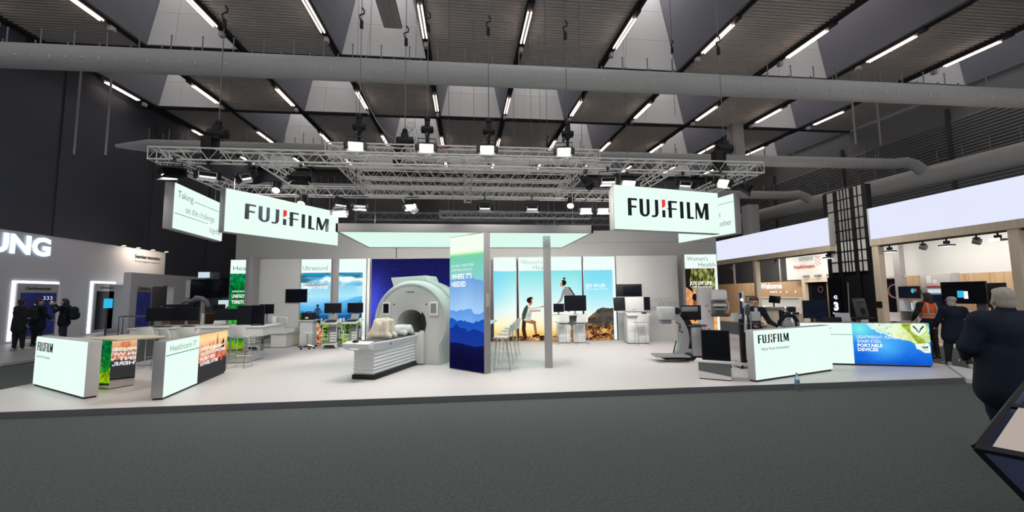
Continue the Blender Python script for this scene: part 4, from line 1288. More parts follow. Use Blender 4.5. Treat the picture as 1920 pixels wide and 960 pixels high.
def spot(label, loc, rz, tilt=55, lit=True):
    t = thing('spot_light', label, 'stage light', loc, rz)
    Rm = Matrix.Translation((0, 0, -.20)) @ Matrix.Rotation(R(tilt), 4, 'X')
    def tr(mb): mb.v = [tuple(Rm @ Vector(p)) for p in mb.v]; return mb
    obj('body', tr(MB().path([(0, .20, 0), (0, .16, 0), (0, -.12, 0), (0, -.13, 0)], [.06, .10, .10, .115], 12)), M['black'], t)
    obj('lens', tr(MB().path([(0, -.13, 0), (0, -.145, 0)], [.095, .095], 12)), M['flood_lens' if lit else 'flood_lens_dim'], t)
    obj('yoke', MB().path([(-.13, 0, -.20), (-.13, 0, -.03), (.13, 0, -.03), (.13, 0, -.20)], .012, 5).cyl((0, 0, -.03), (0, 0, .06), .02, 6), M['dark_grey'], t)
    return t


PW = 50
for k, x in enumerate((-2.39, -.86, .50, 2.28)):
    flood('bright flood light above the front edge of the upper grid, %s from left' % ORD[k], (x, 9.46, 5.36), R((8, 3, -3, -10)[k]), 1, 35, power=PW * .7, aim=(x * 2.2, 8.4, .1))
for k, (x, y, z, rz, lit, tilt) in enumerate(((-5.88, 9.18, 4.61, 20, 0, 30), (-5.38, 9.42, 4.61, 30, 2, 25), (-4.55, 9.42, 4.61, -30, 2, 40), (-3.52, 9.42, 4.61, 10, 0, 45),
                                               (2.78, 9.42, 4.61, 60, 0, 50), (3.22, 9.18, 4.61, -10, 2, 35), (3.77, 9.42, 4.61, 5, 1, 35), (5.14, 9.42, 4.61, 10, 2, 30), (5.93, 9.18, 4.61, 15, 1, 35), (6.93, 9.75, 4.60, 60, 0, 30))):
    flood('stage light under the front of the lower rig, %s from left' % ORD[k], (x, y, z), R(rz), lit, tilt, power=(PW if lit == 1 else (PW * .55 if lit == 2 else 0)) * (.62 if x > 3 else .8 if x > 0 else 1.1), aim=(x * .9, 14.2, .1), beam=(x, 10.1, 4.5))
for k, (x, z, rz, lit, tilt) in enumerate(((-3.46, 4.66, 35, 2, 60), (-2.94, 4.64, 10, 2, 55), (-3.47, 4.40, 10, 2, 30), (-1.52, 4.64, -20, 1, 50), (.57, 4.60, 0, 2, 40), (1.95, 4.60, 0, 2, 40), (3.57, 4.58, -10, 1, 45), (4.09, 4.58, -5, 1, 45))):
    flood('stage light under the rear of the rig, %s from left' % ORD[k], (x, 12.2, z), R(rz), lit, tilt, power=PW * (.45 if x > 3 else .8), aim=(x, 15.4, 1.2))
spot('round spot with a bright lens under the rear left truss', (-4.45, 12.1, 4.66), R(0)); spot('bright round spot near the right wordmark sign', (3.09, 12.1, 4.70), R(-20))
spot('small round spot on a clamp, rear left of the rig', (-5.09, 12.0, 5.0), R(10)); spot('round spot hanging behind the right sign', (5.75, 12.1, 5.02), R(0), lit=False)
flood('bright lamp sitting on top of the far left hanging sign', (-6.12, 9.5, 4.62), R(0), 1, 20, power=PW * .4, aim=(-7.5, 10.2, .1), beam=(-6.9, 9.3, 4.4))
spot('round lamp behind the top of the far left hanging sign', (-6.1, 11.9, 4.45), R(20), lit=False)


def hoist(label, x, y, z, top=None, big=1.0, bag=True):
    t = thing('chain_hoist', label, 'hoist', (x, y, z))
    m_ = .7 if not bag else 1.0
    obj('motor', MB().path([(-.20 * m_, 0, .18), (-.18 * m_, 0, .18), (.18 * m_, 0, .18), (.20 * m_, 0, .18)], [.07 * m_, .12 * m_, .12 * m_, .07 * m_], 12).b2(-.08 * m_, .08 * m_, -.10 * m_, .10 * m_, .06, .36), M['black'], t, bevel=.01)
    if bag: obj('chain_bag', MB().loft([[(-.16 * s_ - .12, -.10 * s_, z_), (.02 * s_ - .10, -.10 * s_, z_), (.02 * s_ - .10, .10 * s_, z_), (-.16 * s_ - .12, .10 * s_, z_)] for s_, z_ in ((.8, -.38), (1.0, -.1), (1.05, .12))]), M['black'], t, bevel=.01)
    obj('hook_block', MB().cyl((0, 0, .07), (0, 0, -.25), .035, 8), M['black'], t); obj('top_hook', MB().ell((0, 0, .42), (.07, .07, .09), 8, 6), M['black'], t)
    zt = (top or ceil_z(y)) - z
    obj('cable', MB().cyl((0, 0, .3), (0, 0, zt), .010, 5), M['cable'], t)
    obj('cable_hook', MB().path([(0, 0, 3.05), (.05, 0, 2.98), (.05, 0, 2.9), (-.05, 0, 2.86), (-.04, 0, 2.78), (.02, 0, 2.72)], .018, 5).cyl((0, 0, 2.55), (0, 0, 2.72), .04, 8), M['black'], t)
    return t


hoist('black chain hoist over the front left corner of the rig', -5.15, 9.3, 5.05)
hoist('black chain hoist with bag over the left of the upper grid', -1.40, 9.9, 5.22)
hoist('black chain hoist above the third grid flood', .55, 9.62, 5.42, bag=False)
hoist('black chain hoist above the second grid flood', -.86, 9.62, 5.42, bag=False); hoist('black chain hoist above the first grid flood', -2.37, 9.62, 5.42, bag=False)
hoist('black chain hoist above the rightmost grid flood', 2.42, 9.62, 5.42, bag=False)
hoist('black chain hoist with bag over the right part of the front truss', 6.15, 9.3, 5.05)
for k, (x, y, z0) in enumerate(((3.2, 16.0, 5.0), (8.0, 15.0, 8.6))):
    t = thing('rigging_cable', ('rigging cable with hook between hoists, right of middle', 'rigging cable with hook left of the right hoist')[k], 'cable', (x, y, z0))
    zt = ceil_z(y) - z0
    obj('wire', MB().cyl((0, 0, 0), (0, 0, zt), .010, 5), M['cable'], t)
    obj('hook', MB().path([(0, 0, 3.05), (.06, 0, 2.95), (-.05, 0, 2.86), (.02, 0, 2.72)], .022, 5).cyl((0, 0, 2.5), (0, 0, 2.72), .05, 8), M['black'], t)
lc = [Vector((-3.3, 12.95, 8.45)).lerp(Vector((-1.22, 10.35, 5.95)), i / 14) + Vector((0, 0, -1.1 * math.sin(PI * i / 14) * (.5 + .5 * i / 14))) for i in range(15)]
tag(obj('loose_cable', MB().path(lc, .012, 5), M['frame_grey']), 'loose grey cable sagging down to the tilted truss piece', 'cable')
tag(obj('bundle', MB().ell((-.58, 9.62, 5.20), (.25, .07, .035), 10, 6).path([(-.83, 9.62, 5.21), (-.58, 9.57, 5.17), (-.33, 9.62, 5.21)], .02, 5), M['red_strap']), 'red strap bundle lying on the front of the upper grid', 'strap')
# ---------------------------------------------------------------- scanner
F0 = (-1.40, 11.22, .1); RZM = -.347
mri = thing('mri_scanner', 'big white ring-shaped scanner with a round bore before the blue wall', 'scanner', F0, RZM)


def arch(R0, base, zc=1.05, n=40):
    """closed outline: round top, narrowing to a flat foot"""
    pts = []
    a0 = -.62
    for i in range(n + 1):
        a = a0 + (PI - 2 * a0) * i / n
        pts.append((R0 * math.cos(a), zc + R0 * math.sin(a)))
    return pts + [(-base, .0), (base, .0)]


def arch_ring(R0, base, y, zc=1.05): return [(x, y, max(z, 0)) for x, z in arch(R0, base, zc)]


sh = MB()
prof = [(.93, .80, .0), (.98, .82, -.015), (1.03, .85, .03), (1.065, .87, .12), (1.08, .88, .35), (1.09, .88, .8), (1.07, .87, 1.2), (1.0, .82, 1.5), (.85, .70, 1.66)]
sh.loft([arch_ring(r, b, y) for r, b, y in prof], caps=False)
q = len(sh.v); n = len(prof and arch_ring(1, .8, 0))
sh.f.append(tuple(range(q - n, q)))
obj('shell', sh, M['mri_shell'], mri)
# front face: annulus between outer outline and bore
face = MB()
outer = [(x, .012, max(z, 0)) for x, z in arch(.935, .80)]
m = len(outer)
zb, rb = 1.02, .36
inner = []
for x, y, z in outer:
    a = math.atan2(z - zb, x); inner.append((rb * 1.06 * math.cos(a), .045, zb + rb * .96 * math.sin(a)))
mid = []
for x, y, z in outer:
    a = math.atan2(z - zb, x); mid.append(((rb + .13) * 1.08 * math.cos(a), -.005, zb + (rb + .13) * math.sin(a)))
deep = [(x * .98, 1.5, zb + (z - zb) * .98) for x, y, z in inner]
face.loft([outer, mid, inner, deep], caps=False)
obj('front_face', face, M['mri_face'], mri)
obj('bore_lining', MB().loft([[(r_ * math.cos(q_), y_, zb + r_ * math.sin(q_)) for q_ in np.linspace(0, 2 * PI, 37)[:-1]] for y_, r_ in ((.05, .37), (.12, .335), (1.45, .33))], caps=False), M['mri_face'], mri)
obj('bore_end', MB().b2(-.34, .34, 1.42, 1.44, .68, 1.36), M['mid_grey'], mri)
obj('bore_window', MB().prism([(.30, .66), (.40, .80), (.44, 1.0), (.40, 1.2), (.33, 1.30), (.28, 1.0), (.27, .8)], -.008, .02), M['black'], mri)
obj('bore_window', MB().prism([(.30, .62), (.38, .70), (.40, .84), (.28, .84), (.27, .70)], -.011, .02), M['white'], mri, label='white lower part of the bore trim')
for sx in (-.66, .66):
    d = obj('control_panel', MB().b2(sx - .12, sx + .12, -.04, .02, 1.20, 1.56), M['white'], mri, bevel=.025)
    obj('display', MB().b2(sx - .075, sx + .075, -.045, -.039, 1.28, 1.52), M['screen_off'] if sx < 0 else M['mid_grey'], d)
    obj('laser_port', MB().ell((sx * .68, -.002, 1.50), (.018, .018, .018), 8, 6), M['black'], mri)
lettering('FUJIFILM', mri, M['ink'], -.11, 1.80, h=.035, w=.22, y=-.012, bold=.02)
obj('service_door', MB().b2(-.20, .44, -.14, .0, .02, .80), M['mri_face'], mri, bevel=.05)
hood = MB().loft([[(-.78, .55, 1.6), (.28, .55, 1.6), (.28, 1.25, 1.6), (-.78, 1.25, 1.6)], [(-.80, .55, 2.0), (.30, .55, 2.0), (.30, 1.25, 2.0), (-.80, 1.25, 2.0)], [(-.86, .52, 2.22), (.18, .52, 2.26), (.18, 1.25, 2.26), (-.86, 1.25, 2.22)]])
obj('top_cover', hood, M['mri'], mri, bevel=.02)
obj('side_seam', MB().path([(x, .42, z) for x, z in arch(1.088, .885)[2:-4]], .006, 4), M['mid_grey'], mri)
# patient table
tb = thing('patient_table', 'white patient table with ribbed bellows reaching out of the scanner bore', 'scanner table', F0, RZM)
top = MB()
sec = lambda y, w, z0, z1: [(-w, y, z1 - .03), (-w * .8, y, z0), (w * .8, y, z0), (w, y, z1 - .03), (w * .97, y, z1), (w * .80, y, z1 - .015), (-w * .80, y, z1 - .015), (-w * .97, y, z1)]
top.loft([sec(.3, .27, .62, .76), sec(-.2, .29, .60, .76), sec(-1.55, .31, .58, .76), sec(-2.15, .31, .60, .78), sec(-2.22, .30, .64, .78)])
obj('table_top', top, M['white'], tb)
obj('table_pad', MB().b2(-.22, .22, -1.95, .25, .745, .775), M['dark_grey'], tb, bevel=.01)
obj('end_tray', MB().loft([[(-.31, -2.18, .62), (.31, -2.18, .62), (.31, -2.16, .80), (-.31, -2.16, .80)], [(-.27, -2.34, .66), (.27, -2.34, .66), (.30, -2.36, .76), (-.30, -2.36, .76)]]).b2(-.10, .10, -2.44, -2.30, .64, .67), M['white'], tb, bevel=.01)
obj('tray_latch', MB().ell((-.06, -2.25, .80), (.07, .05, .03), 10, 6), M['black'], tb)
bl = MB(); rings = []
for k in range(15):
    z = .10 + k * .036; o_ = .022 if k % 2 else 0
    rings.append([(-.22 - o_, -2.02 - o_, z), (.22 + o_, -2.02 - o_, z), (.22 + o_, -.16 + o_, z), (-.22 - o_, -.16 + o_, z)])
bl.loft(rings)
obj('bellows', bl, M['white'], tb)
obj('base', MB().b2(-.27, .27, -2.06, .0, 0, .10), M['black'], tb, bevel=.03)
obj('side_handle', MB().b2(.295, .31, -1.5, -1.44, .66, .70), M['mid_grey'], tb)
def mri_pt(x, y, z): c, s_ = math.cos(RZM), math.sin(RZM); return (F0[0] + x * c - y * s_, F0[1] + x * s_ + y * c, F0[2] + z)
cc = thing('receiver_coil', 'large cream draped coil standing on the scanner table', 'coil', mri_pt(-.04, -1.22, .775), RZM)
soft('coil_shell', [('c', (sx * .17, sy * .11 - .02, .10), (sx * .145, sy * .10 + .02, .36), .065, .055) for sx in (-1, 1) for sy in (-1, 1)] + [('c', (-.145, .0, .385), (.145, .02, .37), .05, .05), ('e', (0, 0, .2), (.19, .14, .21)), ('c', (-.27, -.12, .045), (.25, -.14, .045), .05, .05), ('c', (-.27, .1, .05), (.25, .1, .05), .05, .05), ('c', (-.27, -.12, .05), (-.20, -.06, .22), .05, .045), ('c', (.04, -.14, .08), (.10, -.12, .34), .03, .02), ('c', (-.10, -.15, .06), (-.05, -.12, .3), .03, .02)], M['cream'], cc, .013, .075)
obj('coil_rim', MB().path([(.205 * math.cos(a), .10, .22 + .225 * math.sin(a)) for a in np.linspace(-.6, PI + .6, 18)], .022, 6), M['cream'], cc)
pl = thing('padded_coil', 'white padded block lying on the scanner table at the bore', 'coil', mri_pt(.02, -.52, .775), RZM)
soft('pad', [('e', (0, 0, .12), (.24, .24, .13)), ('c', (-.19, -.17, .07), (.19, -.17, .07), .07, .07), ('c', (-.19, .17, .08), (.19, .17, .08), .07, .07), ('c', (-.17, -.15, .17), (.17, -.15, .17), .06, .06), ('c', (-.17, .15, .18), (.17, .15, .18), .06, .06)], M['pillow'], pl, .016, .04)


# ---------------------------------------------------------------- furniture kinds
def stool(label, x, y, rz, group='white bar stools', z=.1):
    if not stool.proto:
        t = thing('bar_stool', label, 'stool', (x, y, z), rz)
        prof = [(-.20, .735), (-.18, .755), (-.05, .752), (.10, .745), (.16, .765), (.19, .83), (.215, .95), (.235, 1.03)]
        rings = []
        for i, (yy, zz) in enumerate(prof):
            wv = .20 if i < 5 else (.205 - .012 * (i - 5))
            back = 1 if i >= 5 else 0
            row = [(wv * u, yy - (.05 * u * u if back else 0), zz + (0 if back else .02 * u * u)) for u in np.linspace(-1, 1, 7)]
            th = (0, .014, 0) if back else (0, 0, -.016)
            rings.append(row + [(a + th[0], b + th[1], c + th[2]) for a, b, c in row[::-1]])
        obj('seat_shell', MB().loft(rings), M['white'], t)
        for s_ in (-1, 1):
            obj('leg_frame', MB().path([(s_ * .16, -.12, .735), (s_ * .20, -.19, .01), (s_ * .20, .19, .01), (s_ * .17, .08, .74)], .009, 6), M['chrome'], t)
        obj('foot_rest', MB().cyl((-.187, -.165, .27), (.187, -.165, .27), .009, 6), M['chrome'], t)
        obj('seat_brace', MB().cyl((-.16, -.12, .735), (.16, -.12, .735), .009, 6).cyl((-.165, .08, .735), (.165, .08, .735), .009, 6), M['chrome'], t)
        t['group'] = group; stool.proto = t
        return t
    return dup(stool.proto, (x, y, z), rz, label, group)


stool.proto = None


def monitor(label, x, y, z, rz, w, h, lift=.12, tilt=0, arm=False, kind='off', back=False):
    """z is the surface it stands on"""
    t = thing('monitor', label, 'monitor', (x, y, z), rz)
    zc = lift + h / 2
    hs = MB().box((0, 0, zc), (w, .035, h), rx=R(tilt)); obj('housing', hs, M['black'] if not back else M['mid_grey'], t, bevel=.006)
    if not back: obj('screen', MB().box((0, -.0195 * math.cos(R(tilt)), zc - .0195 * math.sin(R(tilt))), (w - .02, .004, h - .02), rx=R(tilt)), M['screen_off'] if kind == 'off' else M[kind], t)
    obj('stand', MB().b2(-.03, .03, .02, .05, .01, zc), M['mid_grey'], t)
    obj('foot', MB().b2(-.11, .11, -.07, .10, 0, .012), M['mid_grey'], t, bevel=.004)
    return t


# table with polished steel base, front left
TC = np.array((-6.86, 9.38)); rzT = -.43
t = thing('bar_table', 'small pale bar table on a mirror box between the two left counters', 'table', (TC[0], TC[1], .1), rzT)
obj('table_top', MB().b2(-.58, .66, -.36, .46, .93, .96), M['cream'], t, bevel=.004)
obj('mirror_box', MB().b2(-.26, .24, -.21, .21, .015, .93), M['mirror'], t); obj('plinth', MB().b2(-.25, .23, -.2, .2, 0, .015), M['black'], t)
stool('bar stool beside the small pale table, next to the mirror box', -6.05, 10.15, R(-60), 'white bar stools at the left tables')
# long white working counter with mirror boxes
t = thing('working_counter', 'long white working counter with monitors, left half of the stand', 'table', (-6.9, 12.6, .1))
obj('table_top', MB().b2(-1.7, 1.62, -.55, .85, .93, .96), M['white'], t, bevel=.003)
obj('apron', MB().b2(-1.66, 1.58, -.52, .82, .70, .93), M['white_wall'], t)
for x0, x1 in ((-1.5, -.9), (.58, 1.2)):
    b_ = obj('mirror_box', MB().b2(x0, x1, -.45, .45, .015, .70), M['mirror'], t); obj('plinth', MB().b2(x0 + .01, x1 - .01, -.44, .44, 0, .015), M['black'], b_)
zt_ = 1.06
monitor('left of the two wide black monitors on the long counter', -8.36, 12.85, zt_, R(6), .66, .36, .14)
monitor('right of the two wide black monitors on the long counter', -7.70, 12.85, zt_, R(3), .67, .37, .14)
monitor('wide black monitor in front of the forest lightbox', -6.66, 12.9, zt_, R(5), .58, .32, .13)
monitor('left upright portrait monitor on the long counter', -6.12, 12.75, zt_, R(4), .37, .54, .0)
monitor('right upright portrait monitor with a pale edge on the long counter', -5.78, 12.80, zt_, R(-8), .36, .54, .0)
monitor('small black monitor on an arm behind the portrait monitors', -5.78, 13.3, zt_, R(2), .40, .28, .28)
for k, (x, w_) in enumerate(((-8.0, .44), (-7.35, .30), (-5.6, .30))):
    tag(obj('keyboard', MB().b2(x - w_ / 2, x + w_ / 2, 12.32, 12.46, zt_, zt_ + .02), M['black'], bevel=.004), ('dark keyboard before the two wide monitors', 'dark small keyboard at the middle of the long counter', 'dark keypad before the portrait monitors')[k], 'keyboard')
tag(obj('computer_tower', MB().b2(-7.44, -7.38, 13.05, 13.15, zt_, zt_ + .32), M['light_grey'], bevel=.008), 'slim grey computer beside the right wide monitor', 'computer')
tag(obj('white_speaker', MB().b2(-5.62, -5.5, 13.28, 13.40, zt_, zt_ + .20).path([(-5.56, 13.3, zt_ + .18), (-5.40, 13.3, zt_ + .18), (-5.2, 13.3, zt_ + .16), (-5.2, 13.3, zt_ + .02)], .02, 6), M['white'], bevel=.006), 'white handset holder at the right end of the long counter', 'device')
for lb, x, y, rz in (('white bar stool seen from behind at the left of the long counter', -7.72, 11.55, 180), ('white bar stool turned sideways behind the Healthcare counter', -6.68, 10.7, 150),
                     ('white bar stool seen from behind, middle of the long counter', -6.68, 11.35, 180), ('white bar stool behind the top right corner of the Healthcare counter', -5.50, 11.35, 176)):
    stool(lb, x, y, R(rz), 'white bar stools at the left tables')
stool('white bar stool on the far side of the long counter', -7.45, 14.0, R(10), 'white bar stools at the left tables')
t = thing('low_bench', 'low white bench with a raised rear step under the wall television', 'bench', (-6.45, 16.05, .1), R(-5.7))
obj('body', MB().b2(-.12, .40, -.45, .65, .02, .48), M['white'], t); obj('bench_top', MB().b2(-.62, .46, -.52, .70, .48, .52), M['white'], t, bevel=.004)
obj('upper_step', MB().b2(-.34, .40, .10, .72, .52, .62), M['white'], t, bevel=.004); obj('mirror_side', MB().b2(-.50, -.13, -.44, .6, .02, .48), M['mirror'], t); obj('plinth', MB().b2(-.49, .39, -.44, .64, 0, .02), M['black'], t)
# ---------------------------------------------------------------- ultrasound corner
t = thing('side_table', 'small white table with a black case left of the ultrasound carts', 'table', (-5.42, 15.75, .1), R(-6))
obj('table_top', MB().b2(-.30, .28, -.25, .25, .90, .93), M['white'], t, bevel=.004); obj('column', MB().b2(-.24, .20, -.16, .16, .04, .90), M['white'], t); obj('foot', MB().b2(-.26, .22, -.2, .2, 0, .04), M['black'], t)
t = thing('device_case', 'black device case standing on the small white table', 'case', (-5.43, 15.72, 1.03), R(-6))
obj('case_body', MB().b2(-.21, .21, -.13, .13, 0, .25), M['black'], t, bevel=.02); obj('case_label', MB().b2(-.06, .05, -.135, -.13, .04, .10), M['white'], t); obj('handle', MB().path([(-.10, 0, .25), (-.10, 0, .28), (.1, 0, .28), (.1, 0, .25)], .012, 6), M['black'], t)
t = thing('rolling_stool', 'round white stool on castors before the small table', 'stool', (-5.22, 15.05, .1))
obj('seat', MB().path([(0, 0, .50), (0, 0, .51), (0, 0, .57), (0, 0, .58)], [.17, .19, .19, .16], 20), M['white'], t); obj('gas_column', MB().cyl((0, 0, .12), (0, 0, .50), .025, 10), M['chrome'], t)
for k in range(5):
    a = 2 * PI * k / 5 + .3
    l_ = obj('leg', MB().path([(0, 0, .14), (.22 * math.cos(a), .22 * math.sin(a), .07)], .016, 6), M['chrome'], t); obj('caster', MB().cyl((.22 * math.cos(a), .22 * math.sin(a) - .015, .03), (.22 * math.cos(a), .22 * math.sin(a) + .015, .03), .03, 10), M['black'], l_)


def us_cart(label, x, y, rz):
    t = thing('ultrasound_cart', label, 'medical cart', (x, y, .1), rz)
    bs = obj('base', MB().b2(-.24, .24, -.30, .28, .09, .17), M['light_grey'], t, bevel=.03)
    for sx in (-.22, .22):
        for sy in (-.26, .24): obj('caster', MB().cyl((sx - .02, sy, .055), (sx + .02, sy, .055), .055, 14), M['white'], bs)
    obj('kick_plate', MB().b2(-.15, .15, -.305, -.30, .05, .12), M['black'], t)
    obj('body', MB().b2(-.13, .18, -.12, .24, .17, .70), M['mid_grey'], t, bevel=.02)
    for k in range(4): obj('drive_slot', MB().b2(-.02, .16, -.14, -.12, .22 + k * .085, .27 + k * .085), M['white'], t)
    for sx in (-.24, .21): obj('side_rail', MB().path([(sx, -.26, .15), (sx, -.24, .50), (sx, -.20, .80)], .018, 6), M['light_grey'], t)
    obj('console', MB().loft([[(-.27, -.40, .80), (.27, -.40, .80), (.27, .12, .88), (-.27, .12, .88)], [(-.27, -.40, .84), (.27, -.40, .84), (.27, .12, .95), (-.27, .12, .95)]]), M['light_grey'], t, bevel=.02)
    obj('touch_screen', MB().box((0, .05, 1.03), (.28, .03, .20), rx=R(-20)), M['mid_grey'], t, bevel=.006)
    obj('keys', MB().box((0, -.18, .905), (.36, .22, .012), rx=R(11)), M['black'], t)
    obj('arm', MB().path([(0, .10, .95), (0, .16, 1.08), (0, .10, 1.20)], .03, 8), M['black'], t)
    mn = obj('monitor_housing', MB().box((0, .06, 1.33), (.56, .04, .34)), M['black'], t, bevel=.008); obj('screen', MB().box((0, .038, 1.33), (.54, .004, .31)), M['screen_off'], mn)
    for k, sx in enumerate((-.30, .29, .33)):
        p = obj('probe_cable', MB().path([(sx, -.15, .86), (sx * 1.25, -.16, .60 - k * .06), (sx * 1.15, -.14, .30 + k * .04), (sx * .8, -.10, .36), (sx * .85, -.08, .62)], .011, 5), M['light_grey'], t)
        obj('probe', MB().path([(sx, -.15, .84), (sx, -.15, .93), (sx, -.15, .99)], [.012, .022, .03], 8), M['white'], p)
    obj('basket', MB().path([(-.26, -.30, .30), (-.05, -.30, .30), (-.05, -.30, .45), (-.26, -.30, .45)], .012, 5, True), M['white'], t)
    return t


us_cart('left ultrasound cart with a black monitor, before the mountain lightbox', -4.50, 15.25, R(2))
us_cart('right ultrasound cart with a black monitor, nearer the scanner', -3.80, 15.35, R(-12))
# ---------------------------------------------------------------- behind the pylon and reception desk
t = thing('meeting_table', 'narrow white high table reaching out behind the blue pylon', 'table', (.26, 11.2, .1), R(-10))
obj('table_top', MB().b2(-.12, .40, -.9, 1.6, .95, .99), M['white'], t, bevel=.004)
for y_ in (-.8, 1.2): obj('leg', MB().b2(-.06, .25, y_ - .05, y_ + .05, 0, .95), M['black'], t)
tag(obj('telephone', MB().b2(.30, .62, 12.0, 12.15, 1.09, 1.13).ell((.52, 12.06, 1.14), (.12, .06, .035), 10, 6), M['black'], bevel=.01), 'dark hand device lying on the high table behind the pylon', 'device')
for k, (x, y) in enumerate(((.84, 9.85), (1.0, 10.7), (1.18, 11.6), (1.36, 12.4))):
    stool('white bar stool in the row right of the pylon, %s from front' % ORD[k], x, y, R(-98 + k * 3), 'white bar stools behind the pylon')
t = thing('reception_table', "white table with two monitors before the hikers' lightbox", 'table', (3.82, 15.2, .1), WA)
obj('table_top', MB().b2(-.70, .68, -.28, .30, .97, 1.0), M['white'], t, bevel=.004); obj('modesty_panel', MB().b2(-.1, .10, -.05, .0, .6, .97), M['dark_grey'], t)
for x0, x1 in ((-.50, -.09), (.02, .45)):
    p = obj('pedestal', MB().b2(x0, x1, -.22, .25, .02, .64), M['white'], t)
    for k in range(2): obj('drawer_front', MB().b2(x0 + .004, x1 - .004, -.235, -.22, .03 + k * .31, .32 + k * .31), M['white'], p, bevel=.004)
obj('support', MB().b2(-.45, .40, .10, .16, .64, .97), M['dark_grey'], t)
monitor('small black monitor at the left of the reception table', 3.34, 15.15, 1.10, R(3), .39, .30, .09)
monitor('large black monitor on the reception table before the hikers', 3.95, 15.15, 1.10, R(-2), .80, .56, .12)
stool('left white bar stool in front of the reception table', 3.36, 14.7, R(184), 'white bar stools at the right tables'); stool('right white bar stool in front of the reception table', 4.02, 14.65, R(178), 'white bar stools at the right tables')
# ---------------------------------------------------------------- mammography workstation, paddles
t = thing('mammography_console', 'white console with a shield panel and three dark screens on the right white wall', 'medical console', (5.95, 14.55, .1), R(-8))
obj('cabinet', MB().b2(-.36, .38, -.25, .30, .02, 1.02), M['white'], t, bevel=.03); obj('plinth', MB().b2(-.34, .36, -.23, .28, 0, .02), M['black'], t)
for k in range(2): obj('drawer_front', MB().b2(-.33, .35, -.262, -.25, .08 + k * .33, .39 + k * .33), M['white'], t, bevel=.006)
obj('worktop', MB().loft([[(-.38, -.38, .96), (.42, -.38, .96), (.42, .2, 1.04), (-.38, .2, 1.04)], [(-.38, -.38, 1.0), (.42, -.38, 1.0), (.42, .2, 1.10), (-.38, .2, 1.10)]]), M['white'], t, bevel=.012)
obj('control_keys', MB().box((.24, -.22, 1.055), (.16, .14, .02), rx=R(9)), M['black'], t)
obj('shield', MB().b2(-.35, .33, .02, .06, 1.10, 1.60), M['white'], t, bevel=.02); obj('shield_label', MB().b2(-.12, .04, .012, .02, 1.16, 1.175), M['dark_grey'], t)
p = obj('top_screen', MB().b2(-.62, .30, .16, .20, 1.62, 2.06), M['black'], t, bevel=.01); obj('screen_cover', MB().b2(-.36, .28, .12, .16, 1.62, 2.0), M['screen_off'], p, bevel=.03)
p = obj('side_screen', MB().box((-.56, -.02, 1.36), (.40, .04, .46), ry=R(-2)), M['black'], t, bevel=.01); obj('screen_arm', MB().b2(-.62, -.4, .0, .04, 1.08, 1.14), M['white'], p)
p = obj('side_screen', MB().box((.40, -.05, 1.37), (.22, .04, .46), rz=R(-35)), M['black'], t, bevel=.01); obj('screen', MB().box((.385, -.075, 1.37), (.19, .008, .42), rz=R(-35)), M['screen_off'], p)
stool('white bar stool in front of the mammography console', 5.90, 13.95, R(180), 'white bar stools at the right tables')
t = thing('paddle_shelf', 'white wall shelf with clear breast paddles left of the climber lightbox', 'shelf', WP(6.35, -.20), WA)
obj('board', MB().b2(.0, 1.55, 0, .15, 1.02, 1.05).b2(.75, 1.55, 0, .15, 1.22, 1.24), M['white'], t, bevel=.003); obj('cabinet', MB().b2(.05, 1.5, .02, .15, .0, 1.02), M['white_wall'], t)
for k, (x, z, w_) in enumerate(((.05, 1.07, .14), (.22, 1.07, .20), (.50, 1.07, .22), (.86, 1.25, .16), (1.06, 1.25, .20), (1.32, 1.25, .16))):
    p = thing('breast_paddle', 'small clear paddle in a pale frame on the wall shelf, %s from left' % ORD[k], 'paddle', WP(6.35 + x + w_ / 2, -.13), WA, 'paddles on the wall shelf'); p.location.z = .1 + z - .02
    obj('frame', MB().path([(-w_ / 2, 0, .0), (w_ / 2, 0, .0), (w_ / 2, 0, .15), (-w_ / 2, 0, .15)], .008, 5, True), M['mid_grey'], p); obj('plate', MB().b2(-w_ / 2, w_ / 2, -.03, -.02, 0, .05), M['light_grey'], p)
# mammography stand
t = thing('mammography_unit', 'white mammography unit with a flower print before the climber lightbox', 'medical machine', (8.08, 13.7, .1), R(-28))
obj('column', MB().b2(-.24, .22, .0, .40, .03, 1.90), M['lavender'], t, bevel=.03); obj('foot', MB().b2(-.28, .42, -.10, .44, 0, .05), M['light_grey'], t, bevel=.01)
obj('side_panel', MB().b2(-.27, -.24, .0, .40, .05, 1.90), M['white_wall'], t)
obj('tube_head', MB().loft([[(.16, -.55, 1.50), (.62, -.55, 1.50), (.62, .05, 1.45), (.16, .05, 1.45)], [(.16, -.50, 1.80), (.62, -.50, 1.80), (.60, .05, 1.83), (.16, .05, 1.83)]]), M['white'], t, bevel=.05)
obj('arm', MB().b2(.16, .58, -.02, .12, .98, 1.5), M['mid_grey'], t, bevel=.02); obj('paddle_holder', MB().b2(.20, .60, -.40, -.02, 1.28, 1.34).b2(.24, .56, -.42, -.05, 1.17, 1.19), M['white'], t, bevel=.01)
obj('detector', MB().loft([[(.17, -.52, .95), (.64, -.52, .95), (.64, .0, .92), (.17, .0, .92)], [(.12, -.55, 1.02), (.66, -.55, 1.02), (.66, .02, 1.02), (.12, .02, 1.02)]]), M['dark_grey'], t, bevel=.01)
obj('hand_grip', MB().path([(.62, -.10, 1.05), (.68, -.14, 1.2), (.66, -.14, 1.40), (.60, -.10, 1.5)], .018, 6).path([(.18, -.10, 1.3), (.25, -.3, 1.36), (.55, -.3, 1.36), (.6, -.1, 1.3)], .012, 6), M['white'], t)
